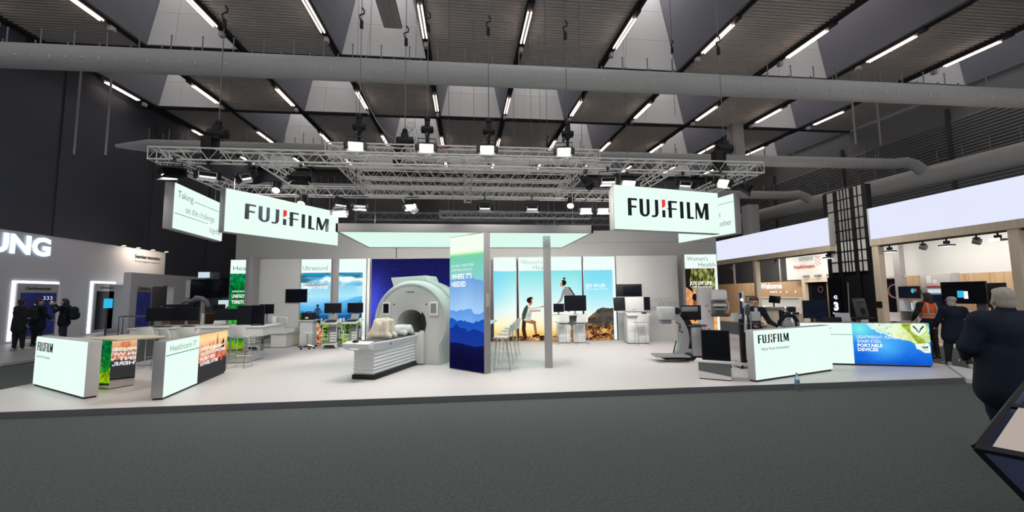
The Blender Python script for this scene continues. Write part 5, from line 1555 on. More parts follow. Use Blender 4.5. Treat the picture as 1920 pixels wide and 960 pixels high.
for k, (fx, fz) in enumerate(((.02, 1.28), (.10, 1.10), (-.08, .55), (.06, .50), (.15, .40), (-.02, .36))):
    ptl = MB()
    for j in range(5):
        a = j * 2 * PI / 5 + k
        ptl.ell((fx + .03 * math.cos(a), -.002, fz + .03 * math.sin(a)), (.018, .003, .018), 6, 4)
    obj('flower_print', ptl, M['petal'], t)
# mobile x-ray robot
t = thing('mobile_xray_unit', 'silver and black mobile x-ray unit with a curved column, right of the pillar', 'medical machine', (5.45, 10.6, .1), R(-4))
obj('foot_plate', MB().loft([[(-.70, -.30, .12), (.10, -.42, .12), (.12, .10, .12), (-.66, .16, .12)], [(-.72, -.32, .17), (.12, -.46, .17), (.12, .10, .17), (-.68, .18, .17)]]), M['robot_silver'], t, bevel=.015)
obj('under_frame', MB().b2(-.45, .20, -.22, .10, .05, .12), M['black'], t, bevel=.02)
arc = [(-.03, -.05, .17), (.10, -.03, .30), (.17, 0, .52), (.16, .01, .76), (.08, .02, .98), (-.04, .02, 1.16), (-.14, .02, 1.28)]
col = MB(); col.loft([[(x - .13 * w_, y - .08, z), (x + .10 * w_, y - .08, z), (x + .10 * w_, y + .08, z), (x - .13 * w_, y + .08, z)] for (x, y, z), w_ in zip(arc, (1.1, 1.05, .95, .85, .75, .7, .65))])
obj('curved_column', col, M['robot_silver'], t)
bk = MB(); bk.loft([[(x + .10 * w_, y - .06, z), (x + .26, y - .06, z), (x + .26, y + .10, z), (x + .10 * w_, y + .10, z)] for (x, y, z), w_ in zip(arc[1:-1], (1.05, .95, .85, .75, .7))])
obj('column_back', bk, M['black'], t)
obj('tube_head', MB().b2(-.50, -.12, -.20, .14, 1.04, 1.36), M['light_grey'], t, bevel=.03); obj('collimator', MB().b2(-.46, -.20, -.14, .08, .93, 1.04), M['mid_grey'], t, bevel=.03); obj('head_knob', MB().cyl((-.05, -.14, 1.26), (-.05, .1, 1.26), .085, 16), M['black'], t)
obj('hand_grips', MB().path([(-.10, -.15, .98), (-.02, -.20, .92), (-.04, -.20, .76), (.05, -.2, .72)], .014, 6).path([(-.06, -.2, .86), (.0, -.2, .85)], .012, 5), M['black'], t)
p = obj('monitor', MB().b2(.10, .62, -.04, .0, 1.02, 1.40), M['black'], t, bevel=.01); obj('monitor_hood', MB().b2(.10, .50, -.12, -.03, 1.24, 1.36), M['mid_grey'], p, bevel=.01)
obj('cabinet', MB().b2(.30, .62, -.12, .42, .10, .86), M['robot_silver'], t, bevel=.05); obj('worktop', MB().b2(.22, .70, -.16, .40, .86, .90), M['dark_grey'], t, bevel=.01); obj('drive_base', MB().b2(.14, .64, -.12, .45, .02, .12), M['black'], t, bevel=.03)
for sy in (-.05, .35): obj('wheel', MB().cyl((.40, sy - .03, .08), (.40, sy + .03, .08), .08, 14), M['black'], t)
obj('side_hose', MB().path([(-.18, -.10, .20), (-.14, -.12, .40), (-.10, -.12, .50)], .016, 6), M['black'], t)
# portrait screen on a mirror block
rz, L = oriented((4.66, 8.23), (5.13, 7.88))
t = thing('screen_stand', 'black portrait screen on a low mirror block, left of the right counter', 'screen', (4.62, 8.26, .1), rz)
obj('mirror_block', MB().b2(.02, .60, .03, .36, .02, .33), M['mirror'], t); obj('plinth', MB().b2(.03, .59, .04, .35, 0, .02), M['black'], t); obj('top_slab', MB().b2(-.05, .68, .0, .40, .33, .365), M['white'], t, bevel=.004)
obj('screen_housing', MB().box((.34, .16, .665), (.52, .05, .60), rx=R(0)), M['black'], t, bevel=.008); obj('screen', MB().b2(.10, .58, .128, .134, .39, .95), M['screen_off'], t)
# patient-side unit and laptop things behind the right counter
t = thing('upright_panel_unit', 'slim upright unit with a dark padded arm, left of the seated man', 'medical machine', (6.36, 9.30, .1), R(-6))
obj('base', MB().b2(-.18, .12, -.14, .30, .03, .11), M['light_grey'], t, bevel=.03)
for sx in (-.14, .08): obj('wheel', MB().cyl((sx - .02, -.10, .05), (sx + .02, -.10, .05), .05, 12), M['black'], t)
obj('column', MB().b2(-.04, .06, .02, .12, .1, 1.10), M['black'], t, bevel=.01); obj('arm_post', MB().path([(.02, -.06, .80), (.04, -.08, 1.2), (.06, -.05, 1.46)], .035, 8).path([(.14, -.06, .80), (.16, -.08, 1.2), (.10, -.05, 1.46)], .015, 8), M['chrome'], t)
obj('arm_pad', MB().path([(.06, -.13, 1.18), (.05, -.13, 1.25), (.06, -.13, 1.38), (.07, -.13, 1.44)], [.03, .055, .055, .03], 12), M['dark_grey'], t)
obj('display_housing', MB().box((.30, .02, 1.16), (.27, .05, .22), rx=R(-12)), M['light_grey'], t, bevel=.02); obj('side_cover', MB().b2(-.20, -.06, .03, .14, 1.03, 1.24), M['light_grey'], t, bevel=.03)
obj('work_tray', MB().b2(-.05, .5, .0, .34, .98, 1.01), M['dark_grey'], t, bevel=.01)
RB = R(-21)
t = thing('demonstration_table', 'white table hidden behind the right white counter, carrying devices', 'table', (9.0, 10.15, .1), RB)
obj('table_top', MB().b2(-.85, .75, -.30, .32, .80, .83), M['white'], t, bevel=.004)
for sx in (-.75, .65): obj('side_panel', MB().b2(sx - .02, sx + .02, -.28, .30, 0, .80), M['white'], t)
def on_desk(u, v): return (9.0 + u * math.cos(RB) - v * math.sin(RB), 10.15 + u * math.sin(RB) + v * math.cos(RB))
monitor('black monitor with faint icons behind the right counter', *on_desk(.0, .12), .93, R(-8), .60, .46, .20, kind='screen_dim')
t = thing('portable_panel', 'low grey flat panel station lying behind the right counter', 'device', (*on_desk(.1, -.15), .93), R(-12))
obj('tray', MB().loft([[(-.36, -.14, 0), (.36, -.14, 0), (.36, .14, 0), (-.36, .14, 0)], [(-.42, -.16, .09), (.42, -.16, .09), (.42, .16, .09), (-.42, .16, .09)]]), M['light_grey'], t, bevel=.01); obj('handle_bar', MB().b2(-.12, .38, -.06, .06, .09, .24), M['black'], t, bevel=.02)
t = thing('tablet_scanner', 'silver laptop lid standing at the joint of the two right counters', 'laptop', (9.72, 10.15, .1), R(-14))
obj('lid', MB().box((.0, 0, 1.05), (.36, .012, .22), rx=R(-14)), M['light_grey'], t, bevel=.004); obj('keyboard_base', MB().b2(-.18, .18, -.25, -.02, .93, .945), M['mid_grey'], t); obj('side_stand', MB().b2(-.22, .22, -.3, .1, .0, .93), M['white'], t, bevel=.01)
t = thing('camera_head', 'small black camera-like device on a chrome stand beside the monitor', 'device', (*on_desk(-.55, .08), .93), R(-10))
obj('head', MB().b2(-.09, .09, -.06, .08, .36, .50), M['black'], t, bevel=.02)
for a in (0, 2.1, 4.2): obj('leg', MB().path([(0, 0, .36), (.04 * math.cos(a), .04 * math.sin(a), .2), (.10 * math.cos(a), .10 * math.sin(a), 0)], .014, 6), M['chrome'], t)
t = thing('white_box', 'small white box on the table before the camera device', 'box', (*on_desk(-.55, -.2), .93), RB); obj('carton', MB().b2(-.12, .14, -.06, .06, 0, .10), M['white'], t, bevel=.003)
# dark upright tablet kiosk at far right
t = thing('dark_kiosk', 'dark tilted touch kiosk behind the owl counter', 'kiosk', (10.35, 10.25, .1), R(12))
obj('screen_back', MB().box((0, 0, 1.28), (.44, .05, .50), rx=R(-10)), M['dark_grey'], t, bevel=.02); obj('vent', MB().box((-.02, -.045, 1.43), (.22, .01, .02), rx=R(-10)), M['black'], t); obj('mount', MB().box((.02, -.045, 1.20), (.14, .05, .16), rx=R(-10)), M['black'], t, bevel=.01)
obj('shelf', MB().b2(-.26, .34, -.12, .15, .98, 1.03), M['black'], t, bevel=.01); obj('column', MB().b2(-.05, .05, .0, .1, .05, 1.0), M['mid_grey'], t); obj('foot', MB().b2(-.25, .25, -.2, .25, 0, .05), M['black'], t, bevel=.01); obj('paper_holder', MB().b2(-.20, .06, -.13, -.11, .70, .98), M['white'], t)
# water bottle on the carpet
t = thing('water_bottle', 'clear plastic water bottle on the carpet before the right white counter', 'bottle', (6.06, 7.40, 0))
obj('bottle_body', MB().lathe([(.0, .004), (.036, .0), (.042, .012), (.040, .06), (.043, .07), (.040, .08), (.043, .13), (.043, .20), (.040, .225), (.022, .275), (.014, .285), (.014, .30), (.0, .302)], 20), M['water'], t)
obj('label', MB().lathe([(.0436, .125), (.0442, .13), (.0442, .20), (.0436, .205)], 20), M['bottle_label'], t); obj('cap', MB().cyl((0, 0, .296), (0, 0, .325), .017, 14), M['bottle_label'], t)
# backs of the two counters that the mirror boxes reflect
hc = [o for o in COL.objects if o.get('label', '').startswith('lit counter headed Healthcare')][0]
Lh = oriented((-5.08, 8.02), (-5.48, 10.68))[1]
def flip(o, L_): o.rotation_euler = (0, 0, PI); o.location = (L_, .19, 0); return o
flip(printed('picture_panel', hc, .02, Lh - .02, .04, .97, paint_city, .014, y=-.003, label='skyline picture on the rear side'), Lh)
for k, (s_, w_, x_) in enumerate((('ENTERPRISE-IMAGING', 1.7, .55), ('SOLUTION WITH PANORAMIC', 1.9, .55), ('PATIENT VIEW', 1.05, .75), ('ANYWHERE, ANYTIME', 1.45, .65))):
    flip(lettering(s_, hc, M['ink_white'], x_, .60 - k * .10, h=.075, w=w_, bold=.03, y=-.009), Lh)
fj = [o for o in COL.objects if o.get('label', '').startswith('white lit counter with dark wordmark at the far left')][0]
Lf = oriented((-8.63, 9.76), (-6.52, 8.27))[1]
o = printed('picture_panel', fj, .02, Lf - .02, .04, .97, paint_forest, .014, y=-.003, label='forest picture on the rear side'); o.rotation_euler = (0, 0, PI); o.location = (Lf, .2, 0)
# ---------------------------------------------------------------- neighbour stand on the left (grey, blue-white letters)
SX = -18.0
s_fl = struct('floor_left_stand', MB().b2(-21.4, -12.6, 13.3, 36, 0, .1), M['frame_grey'], label='grey raised floor of the left neighbour stand')
obj('edge_strip', MB().b2(-12.6, -12.56, 13.3, 36, .02, .10), M['light_grey'], s_fl)
t = thing('stand_wall', 'tall grey wall of the left stand with glowing blue-white letters', 'stand wall', (SX, 0, .1))
obj('wall_panel', MB().b2(-.3, 0, 13.5, 27.8, 0, 4.46), M['samsung_wall'], t)
wl = MB()
obj('top_edge', MB().b2(-.32, .02, 13.5, 27.8, 4.46, 4.49), M['light_grey'], t)
def on_wall(o, x, y, z=0): o.rotation_euler = (0, 0, PI / 2); o.location = (x, y, z); return o   # local +x runs along +Y, faces +X
o = lettering('SAMSUNG', t, M['letters_glow'], 0, 0, h=.74, w=5.25, y=0, bold=.045); on_wall(o, .05, 15.32, 3.62)
o = lettering('Seamless innovation', t, M['ink'], 0, 0, h=.20, w=1.95, y=0, bold=.03); on_wall(o, .02, 25.4, 3.98)
o = lettering('for your diagnostic experience', t, M['ink'], 0, 0, h=.11, w=1.95, y=0); on_wall(o, .02, 25.4, 3.76)
for k, y in enumerate((24.2, 25.2, 26.3, 27.4)):
    s_ = thing('wall_spot', 'small warm spot on top of the left stand wall, %s from left' % ORD[k], 'spot lamp', (SX + .3, y, 4.62), 0, 'spots on the left stand wall')
    obj('lamp_arm', MB().cyl((-.3, 0, -.04), (0, 0, .02), .02, 5), M['black'], s_); obj('lamp_head', MB().path([(0, 0, .04), (0, 0, -.02)], [.05, .09], 10), M['black'], s_); obj('lens', MB().path([(0, 0, -.02), (0, 0, -.03)], [.085, .085], 10), M['flood_lens'], s_)
area_light('warm_wall_wash', (SX + .9, 25.8, 4.55), (SX, 26, 3.3), 2.4, 45, (1, .84, .66), .3)


def backlit_screen(label, y0, y1, z0, z1, x=SX, mat='screen_blue', head=''):
    b = thing('backlit_display', label, 'display', (x, y0, .1), PI / 2); L = y1 - y0
    obj('halo_frame', MB().b2(-.10, L + .10, -.05, 0, z0, z1 + .10), M['halo'], b)
    obj('board', MB().b2(0, L, -.14, -.05, z0, z1), M['frame_grey'], b, bevel=.01)
    obj('screen', MB().b2(.12, L - .10, -.15, -.14, z0 + .15, z1 - .38), M[mat], b)
    if head: lettering(head, b, M['ink'], .3, z1 - .25, h=.12, w=L * .62, y=-.155, bold=.02)
    return b


b = backlit_screen('tall backlit display with a dark blue screen behind the two visitors at left', 19.25, 21.0, .1, 2.40, mat='screen_blue', head='Cardiovascular')
lettering('333', b, M['screen_pale'], 1.05, 1.72, h=.16, w=.42, y=-.156); obj('ring', MB().path([(.85 + .13 * math.cos(a), -.156, 1.55 + .13 * math.sin(a)) for a in np.linspace(0, 2 * PI, 17)[:-1]], .012, 4, True), M['screen_pale'], b)
backlit_screen('backlit display with a black screen near the middle of the left stand', 22.85, 24.1, .1, 2.5, mat='screen_off', head='Ultrasound')
t = thing('stand_portal', 'grey box front with openings at the right of the left stand', 'stand wall', (-16.6, 23.3, .1))
obj('post', MB().b2(-.35, .0, 0, .45, 0, 3.05), M['samsung_wall'], t); obj('beam', MB().b2(-.35, 0, .45, 6.6, 2.45, 3.05), M['samsung_wall'], t); obj('side_wall', MB().b2(-.35, 0, 3.2, 4.6, 0, 2.45), M['samsung_wall'], t); obj('side_wall', MB().b2(-.35, -.0, 6.4, 6.7, 0, 3.05), M['samsung_wall'], t)
o = lettering('AI-driven future', t, M['ink'], 0, 0, h=.13, w=.95, y=0, bold=.02); on_wall(o, .02, 5.4, 2.75)
obj('niche_back', MB().b2(-1.3, -1.25, .4, 6.6, 0, 2.45), M['dark_grey'], t)
backlit_screen('backlit display with a blue starry screen inside the grey box', 24.3, 25.5, .1, 2.46, x=-17.2, mat='screen_blue', head='AI Diagnosis')
t = thing('tablet_display', 'small bright cyan screen at the left stand', 'display', (-16.9, 22.4, .1), PI / 2); obj('post', MB().b2(-.03, .03, 0, .05, 0, 1.3), M['dark_grey'], t); obj('screen', MB().b2(-.25, .25, -.02, 0, 1.3, 1.75), M['screen_cyan'], t)
# frames, counters and boxes on the left stand
for k, (x, y, w_, h_, lb) in enumerate(((-15.2, 20.8, 1.2, .95, 'grey open metal frame behind the left white counter'), (-14.4, 21.6, 1.0, .85, 'second grey open metal frame, right of the first'))):
    t = thing('metal_frame', lb, 'frame', (x, y, .1), R(20))
    obj('rail_frame', MB().path([(0, 0, 0), (0, 0, h_), (w_, 0, h_), (w_, 0, 0)], .02, 6).path([(0, .5, 0), (0, .5, h_), (w_, .5, h_), (w_, .5, 0)], .02, 6), M['dark_grey'], t); obj('shelf_board', MB().b2(0, w_, 0, .5, h_ - .03, h_), M['frame_grey'], t)
t = thing('folded_cloth', 'grey cloth heap on a pale box at the left stand', 'cloth', (-12.9, 20.4, .1)); obj('box', MB().b2(-.4, .4, -.3, .3, 0, .75), M['frame_grey'], t)
soft('cloth', [('e', (0, 0, .80), (.42, .34, .10)), ('c', (-.2, -.1, .86), (.2, .1, .90), .10, .08), ('c', (-.40, -.1, .6), (-.3, 0, .8), .06, .08)], M['samsung_wall'], t, .03, .06)
tag(obj('brown_cabinet', MB().b2(-12.3, -10.9, 19.5, 20.3, .1, 1.15), M['brown'], bevel=.01), 'dark brown cabinet at the left behind the wide monitors', 'cabinet')
tag(obj('floor_cabinet', MB().b2(-12.2, -9.6, 19.6, 20.4, 0, .1), M['dark_grey']), 'low dark base under the brown cabinet', 'platform')


def leafy(label, loc, h, n, mat, sp=.25, pot=True, lw=.05, up=.5):
    t = thing('potted_plant', label, 'plant', loc)
    if pot: obj('pot', MB().lathe([(.0, 0), (.11, 0), (.15, .24), (.13, .24), (.12, .20), (0, .20)], 14), M['white'], t)
    z0 = .22 if pot else 0
    st = MB(); lf = MB()
    for k in range(n):
        a = random.uniform(0, 2 * PI); rr = sp * random.uniform(.3, 1); hh = h * random.uniform(.55, 1)
        p = [Vector((0, 0, z0)), Vector((rr * .4 * math.cos(a), rr * .4 * math.sin(a), z0 + hh * .5)), Vector((rr * math.cos(a), rr * math.sin(a), z0 + hh))]
        st.path(p, [.008, .006, .004], 4)
        for j in range(5):
            f = .45 + .13 * j; c = p[0].lerp(p[2], f) + Vector((random.uniform(-.04, .04), random.uniform(-.04, .04), 0)); b_ = random.uniform(0, 2 * PI)
            d = Vector((math.cos(b_), math.sin(b_), up)) * lw * 2.2; s_ = Vector((-math.sin(b_), math.cos(b_), 0)) * lw * .6
            lf.add([c, c + d * .5 + s_, c + d, c + d * .5 - s_], [(0, 1, 2, 3)])
    obj('stems', st, M['stem_brown'], t)
    o = obj('leaves', lf, M[mat], t); o['kind'] = 'stuff'
    return t


leafy('pale leafy plant behind the small pale table at left', (-10.35, 16.2, 0), 1.35, 22, 'leaf_pale', .22)
leafy('dark spiky plant at the left frame edge beside the visitors', (-15.3, 15.4, .1), 1.3, 16, 'leaf', .35, lw=.09, up=1)
# examination room things behind the wide monitors
t = thing('ceiling_monitor_bank', 'dark bank of hanging monitors and an arm behind the wide monitors', 'monitor', (-12.6, 22.5, .1))
obj('monitor_left', MB().b2(-.75, .55, 0, .1, 1.75, 2.65), M['screen_off'], t, bevel=.02); obj('monitor_right', MB().b2(.60, 1.25, -.1, 0, 1.75, 2.72), M['screen_off'], t, bevel=.02); obj('side_glow', MB().b2(-.95, -.75, -.02, .1, 1.75, 2.60), M['light_grey'], t)
obj('column', MB().b2(-.1, .5, .1, .4, 0, 3.0), M['dark_grey'], t); obj('bright_tag', MB().b2(-.40, .10, -.05, 0, 2.72, 3.0), M['screen_pale'], t)
obj('arm', MB().path([(-1.0, -.2, 1.50), (-.85, -.2, 1.60), (-.5, -.2, 1.60), (-.35, -.2, 1.72), (-.1, -.2, 1.70), (.15, -.2, 1.55), (.25, -.2, 1.3)], [.06, .10, .10, .15, .13, .11, .08], 10), M['mid_grey'], t); obj('arm_joint', MB().b2(-1.7, -.4, -.30, -.1, 1.30, 1.44), M['black'], t, bevel=.03)
obj('control_screen', MB().b2(.75, 1.55, -.35, -.3, 1.18, 1.62), M['screen_pale'], t); obj('control_keys', MB().b2(.55, 1.10, -.42, -.36, 1.12, 1.42), M['black'], t, bevel=.02)
t = thing('machine_cover', 'dim grey rounded machine under the dark wall, left of the forest lightbox', 'machine', (-10.8, 21.5, 0)); obj('body', MB().loft([[(-.6, 0, 0), (.6, 0, 0), (.6, .6, 0), (-.6, .6, 0)], [(-.6, 0, 1.1), (.6, 0, 1.1), (.6, .6, 1.1), (-.6, .6, 1.1)], [(-.35, .1, 1.45), (.45, .1, 1.45), (.45, .6, 1.45), (-.35, .6, 1.45)]]), M['mid_grey'], t, bevel=.05)
t = thing('dark_partition', 'dark grey partition wall with a door left of the forest lightbox', 'stand wall', (-13.5, 25.5, 0))
obj('panel', MB().b2(0, 5.0, 0, .2, 0, 2.75), M['dark_grey'], t); obj('door_leaf', MB().b2(1.9, 3.3, -.04, 0, 0, 2.2), M['dark_grey'], t, bevel=.01)

# ---------------------------------------------------------------- neighbour stand on the right (white sign boxes, wood)
RX = 16.0
r_fl = struct('floor_right_stand', MB().b2(16.0, 20.4, 8.0, 36, 0, .06), M['wood_floor'], label='wooden raised floor of the right neighbour stand')
for k in range(16): obj('floor_board', MB().b2(16.02 + .27 * k, 16.02 + .27 * k + .262, 8.02, 35.9, .06, .066), M['wood_floor'], r_fl)
tag(obj('wood_step', MB().b2(15.2, 15.98, 11.5, 14.5, 0, .05), M['wood_pale'], bevel=.005), 'pale wooden step at the edge of the right stand behind the owl counter', 'step')


def sign_box(label, y0, y1, z0, z1):
    t = thing('fascia_sign', label, 'sign', (RX, y0, z0)); L = y1 - y0; H = z1 - z0
    obj('light_box', MB().b2(0, .5, 0, L, 0, H), M['siemens_glow'], t); obj('lower_rail', MB().b2(-.04, .5, -.02, L + .02, -.26, -.0), M['wood_pale'], t); obj('track', MB().b2(.10, .16, 0, L, -.32, -.27), M['dark_grey'], t)
    obj('end_cap', MB().b2(-.02, .5, -.05, 0, 0, H), M['light_grey'], t); obj('end_cap', MB().b2(-.02, .5, L, L + .05, 0, H), M['light_grey'], t)
    return t


sign_box('long blank white lit sign above the welcome desk', 17.05, 30.0, 3.86, 5.10)
sign_box('blank white lit sign box at the right frame edge', 8.0, 15.15, 3.86, 5.10)
for k, (y, w_) in enumerate(((22.1, .22), (15.02, .26), (10.75, .26))):
    p = thing('wooden_post', ('pale wooden post left of the Welcome wall', 'pale wooden post right of the dark tower', 'pale wooden post at the right frame edge')[k], 'post', (RX, y, .06))
    obj('post_body', MB().b2(.0, .26, -w_ / 2, w_ / 2, 0, 3.55), M['wood_pale'], p, bevel=.008)
    if k == 1: obj('light_switch', MB().b2(-.03, 0, -.11, .11, 1.12, 1.36), M['black'], p)
# back wall: pale upper panels over wood
XB = 20.4
bw = thing('back_wall_right', 'back wall of the right stand, pale above and oak below', 'stand wall', (XB, 0, .06))
obj('upper_panel', MB().b2(0, .15, 8, 18.9, 2.45, 4.3), M['white_wall'], bw); obj('upper_panel', MB().b2(-.6, -.45, 21.0, 24.4, 2.5, 4.3), M['white_wall'], bw)
for k in range(34):
    y = 8 + k * .82
    if 17.6 < y < 19.4: continue
    obj('wood_panel', MB().b2(0, .12, y, y + .81, 0, 2.45), M['wood'], bw)
obj('dark_backing', MB().b2(.9, 1.0, 8, 36, 0, 4.5), M['dark_grey'], bw)
for y in (25.6, 28.1, 30.4): obj('upright', MB().b2(-.05, .05, y, y + .12, 2.45, 4.4), M['frame_grey'], bw)
def on_wall_r(o, x, y, z=0): o.rotation_euler = (0, 0, -PI / 2); o.location = (x, y, z); return o   # runs along -Y, faces -X
on_wall_r(lettering('SIEMENS', bw, M['ink_soft'], 0, 0, h=.23, w=1.05, y=0), -.62, 23.35, 3.58)
on_wall_r(lettering('Healthineers', bw, M['ink_red_matt'], 0, 0, h=.24, w=1.55, y=0, bold=.025), -.62, 23.78, 3.14)
dots = MB()
for k, (a, b_) in enumerate(((0, .1), (.12, .24), (.13, 0), (.25, .12), (.10, -.16), (.28, -.08), (.02, .32), (.22, .30), (-.02, -.08))): dots.ell((-.63, 22.10 - a, 3.43 + b_), (.01, .035, .035), 6, 4)
obj('dot_emblem', dots, M['ink_red_matt'], bw)
on_wall_r(lettering('Welcome', bw, M['ink_white'], 0, 0, h=.36, w=2.05, y=0, bold=.05), -.03, 27.65, 2.02)
for k, y in enumerate((26.65, 26.48, 26.32, 26.12, 25.75, 25.2, 24.5)): obj('wall_dot_lamp', MB().ell((-.03, y, 1.78), (.03, .055, .055), 10, 6), M['ink_white'], bw)
area_light('back_wall_wash', (18.2, 26.5, 3.7), (20.4, 26.5, 1.2), 6, 150, (1, .90, .78), .5); area_light('back_wall_wash', (18.4, 13, 3.7), (20.4, 13, 1.6), 7, 140, (1, .93, .84), .5)
area_light('right_stand_light', (18.2, 20, 3.8), (19.5, 20, 0), 5, 130, (1, .92, .82), 2)
# portal with dark door, welcome desk, screens
t = thing('wooden_portal', 'pale wooden door frame with a dark opening right of the Welcome wall', 'door frame', (19.2, 20.2, .06))
obj('jamb', MB().b2(0, .3, 2.15, 2.38, 0, 2.30), M['wood_pale'], t); obj('jamb', MB().b2(0, .3, -.05, .12, 0, 2.30), M['wood_pale'], t); obj('lintel', MB().b2(0, .3, -.05, 2.38, 2.30, 2.52), M['wood_pale'], t); obj('dark_panel', MB().b2(.2, .28, 1.0, 2.15, 0, 2.30), M['screen_off'], t)
obj('ring_light', MB().path([(.18, 1.3 + .16 * math.cos(a), 1.9 + .16 * math.sin(a)) for a in np.linspace(0, 2 * PI, 15)[:-1]], .012, 4, True), M['petal'], t)
for k in range(3):
    l_ = obj('top_lamp', MB().b2(-.15, .1, .25 + k * .8, .5 + k * .8, 2.56, 2.70), M['mid_grey'], t, bevel=.02)
t = thing('welcome_desk', 'long white welcome desk in two tiers before the Welcome wall', 'desk', (18.7, 23.0, .06))
obj('front_panel', MB().b2(-.2, .4, -.3, 3.4, 0, .92), M['white_wall'], t); obj('light_line', MB().b2(-.22, -.2, -.3, 3.4, .84, .92), M['box_white'], t); obj('upper_tier', MB().b2(.4, .8, -.3, 3.4, .0, 1.42), M['white_wall'], t); obj('counter_top', MB().b2(.35, .85, -.3, 3.4, 1.42, 1.47), M['white'], t)
t = thing('reception_kiosk', 'pale kiosk with a small tilted black screen before the welcome desk', 'kiosk', (14.1, 18.3, 0), R(-50))
obj('cabinet', MB().b2(-.30, .22, -.2, .25, 0, 1.05), M['wood_pale'], t, bevel=.01); obj('dark_side', MB().b2(.23, .34, -.22, .25, 0, 1.0), M['black'], t); obj('shelf', MB().b2(-.32, .36, -.28, .28, 1.05, 1.16), M['frame_grey'], t, bevel=.01); obj('neck', MB().cyl((0, 0, 1.16), (0, 0, 1.38), .03, 8), M['black'], t); obj('screen', MB().box((.05, -.03, 1.49), (.46, .04, .33), rx=R(-15), ry=R(5)), M['screen_off'], t, bevel=.01)
t = thing('wooden_kiosk', 'second pale wooden kiosk, half hidden right of the first', 'kiosk', (14.75, 18.0, 0), R(-50)); obj('cabinet', MB().b2(-.2, .35, -.2, .25, 0, .88), M['wood_pale'], t, bevel=.05); obj('keyboard_tray', MB().b2(-.3, .3, -.35, -.2, .85, .92), M['black'], t)
t = thing('slim_totem', 'slim white totem with a dark strip and a round lamp, left of the seated man', 'totem', (17.2, 25.2, 0), R(-50)); obj('body', MB().b2(-.14, .14, 0, .1, 0, 1.9), M['white'], t, bevel=.02); obj('strip', MB().b2(-.07, .07, -.01, 0, .2, 1.82), M['purple_edge'], t); obj('lamp', MB().ell((.06, -.02, 1.38), (.10, .03, .10), 12, 6), M['ink_white'], t)
t = thing('framed_picture', 'small dark framed picture behind the head of the seated man', 'picture', (17.2, 24.3, 0), R(-50)); obj('frame', MB().b2(-.26, .26, 0, .05, 1.22, 1.62), M['black'], t); obj('sheet', MB().b2(-.22, .22, -.01, 0, 1.26, 1.58), M['light_grey'], t); obj('motif', MB().b2(-.04, .08, -.015, -.01, 1.34, 1.52), M['black'], t); obj('stand_leg', MB().b2(-.25, .25, .01, .04, .0, 1.22), M['white_wall'], t)
leafy('thin twig plant above the seated man', (17.0, 23.75, .06), 1.8, 6, 'leaf', .16, lw=.04)
leafy('brown twig plant in a white bowl inside the wooden portal', (20.0, 21.2, 1.25), .85, 14, 'stem_brown', .35, lw=.05)
tag(obj('plant_counter', MB().b2(19.8, 20.35, 20.5, 22.0, .06, 1.25), M['white_wall'], bevel=.01), 'white counter under the twig plant inside the wooden portal', 'counter')
# dark tower with pale grid windows
t = thing('dark_tower', 'tall dark scaffold tower with pale grid windows between the two white signs', 'tower', (16.35, 15.45, 0))
for y in (.05, .62, 1.42, 1.95): obj('upright', MB().b2(-.12, .12, y - .10, y + .10, 0, 6.2), M['black'], t)
for k in range(9): obj('cross_bar', MB().b2(-.14, -.08, 0, 2.0, 2.62 + k * .45, 2.65 + k * .45), M['black'], t)
for y in (.85, 1.0, 1.16, .35): obj('grid_bar', MB().b2(-.14, -.10, y - .015, y + .015, 2.6, 6.2), M['black'], t)
for k in range(8):
    for j, (y0, y1) in enumerate(((.14, .52), (.72, 1.32), (1.52, 1.86))): obj('window_pane', MB().b2(-.10, -.06, y0, y1, 2.66 + k * .45, 3.06 + k * .45), M['white'] if k < 3 else M['frame_grey'], t)
obj('lower_panel', MB().b2(-.02, .1, 0, 2.0, 0, 2.62), M['black'], t); obj('display_column', MB().b2(-.20, -.02, 1.40, 2.05, 0, 2.45), M['screen_off'], t)
on_wall_r(lettering('3', t, M['led_pink'], 0, 0, h=.34, w=.24, y=0, bold=.06), -.22, 1.80, 1.02); on_wall_r(lettering('42', t, M['led_pink'], 0, 0, h=.16, w=.2, y=0, bold=.03), -.22, 1.78, 1.50); on_wall_r(lettering('hours', t, M['led_pink'], 0, 0, h=.09, w=.34, y=0, bold=.02), -.22, 1.86, .84)
obj('pole', MB().path([(-.3, 1.0, 0), (-.25, .98, 2.2)], .02, 6), M['frame_grey'], t)
# track lamps under the signs
for k, (y, kind) in enumerate(((14.55, 0), (13.35, 1), (12.6, 0), (11.75, 1), (11.2, 2), (9.9, 0), (17.35, 0), (20.6, 1), (24.3, 1), (26.2, 0), (28.6, 0))):
    t = thing('track_lamp', 'track lamp under the right stand signs, %s counted from the dark tower' % (ORD[k]) if k < 6 else 'track lamp under the long sign above the welcome desk, %s from the right' % ORD[k - 6], 'track lamp', (RX + .13, y, 3.54), 0)
    obj('stem', MB().cyl((0, 0, -.14), (0, 0, .02), .025, 6).b2(-.06, .06, -.06, .06, -.16, -.06), M['black'], t)
    if kind == 1:
        obj('head', MB().path([(-.02, .08, -.16), (.04, -.08, -.22)], [.09, .10], 12), M['mid_grey'], t)
    else:
        obj('head', MB().b2(-.14, .14, -.16, .16, -.24, -.18), M['mid_grey'], t, bevel=.01)
        if kind == 0: obj('lens', MB().b2(-.12, .12, -.14, .14, -.25, -.24), M['flood_lens_dim'], t)
        else:
            for j in range(3): obj('lens', MB().b2(-.155, -.14, -.14 + j * .10, -.06 + j * .10, -.26, -.16), M['flood_lens_dim'], t)
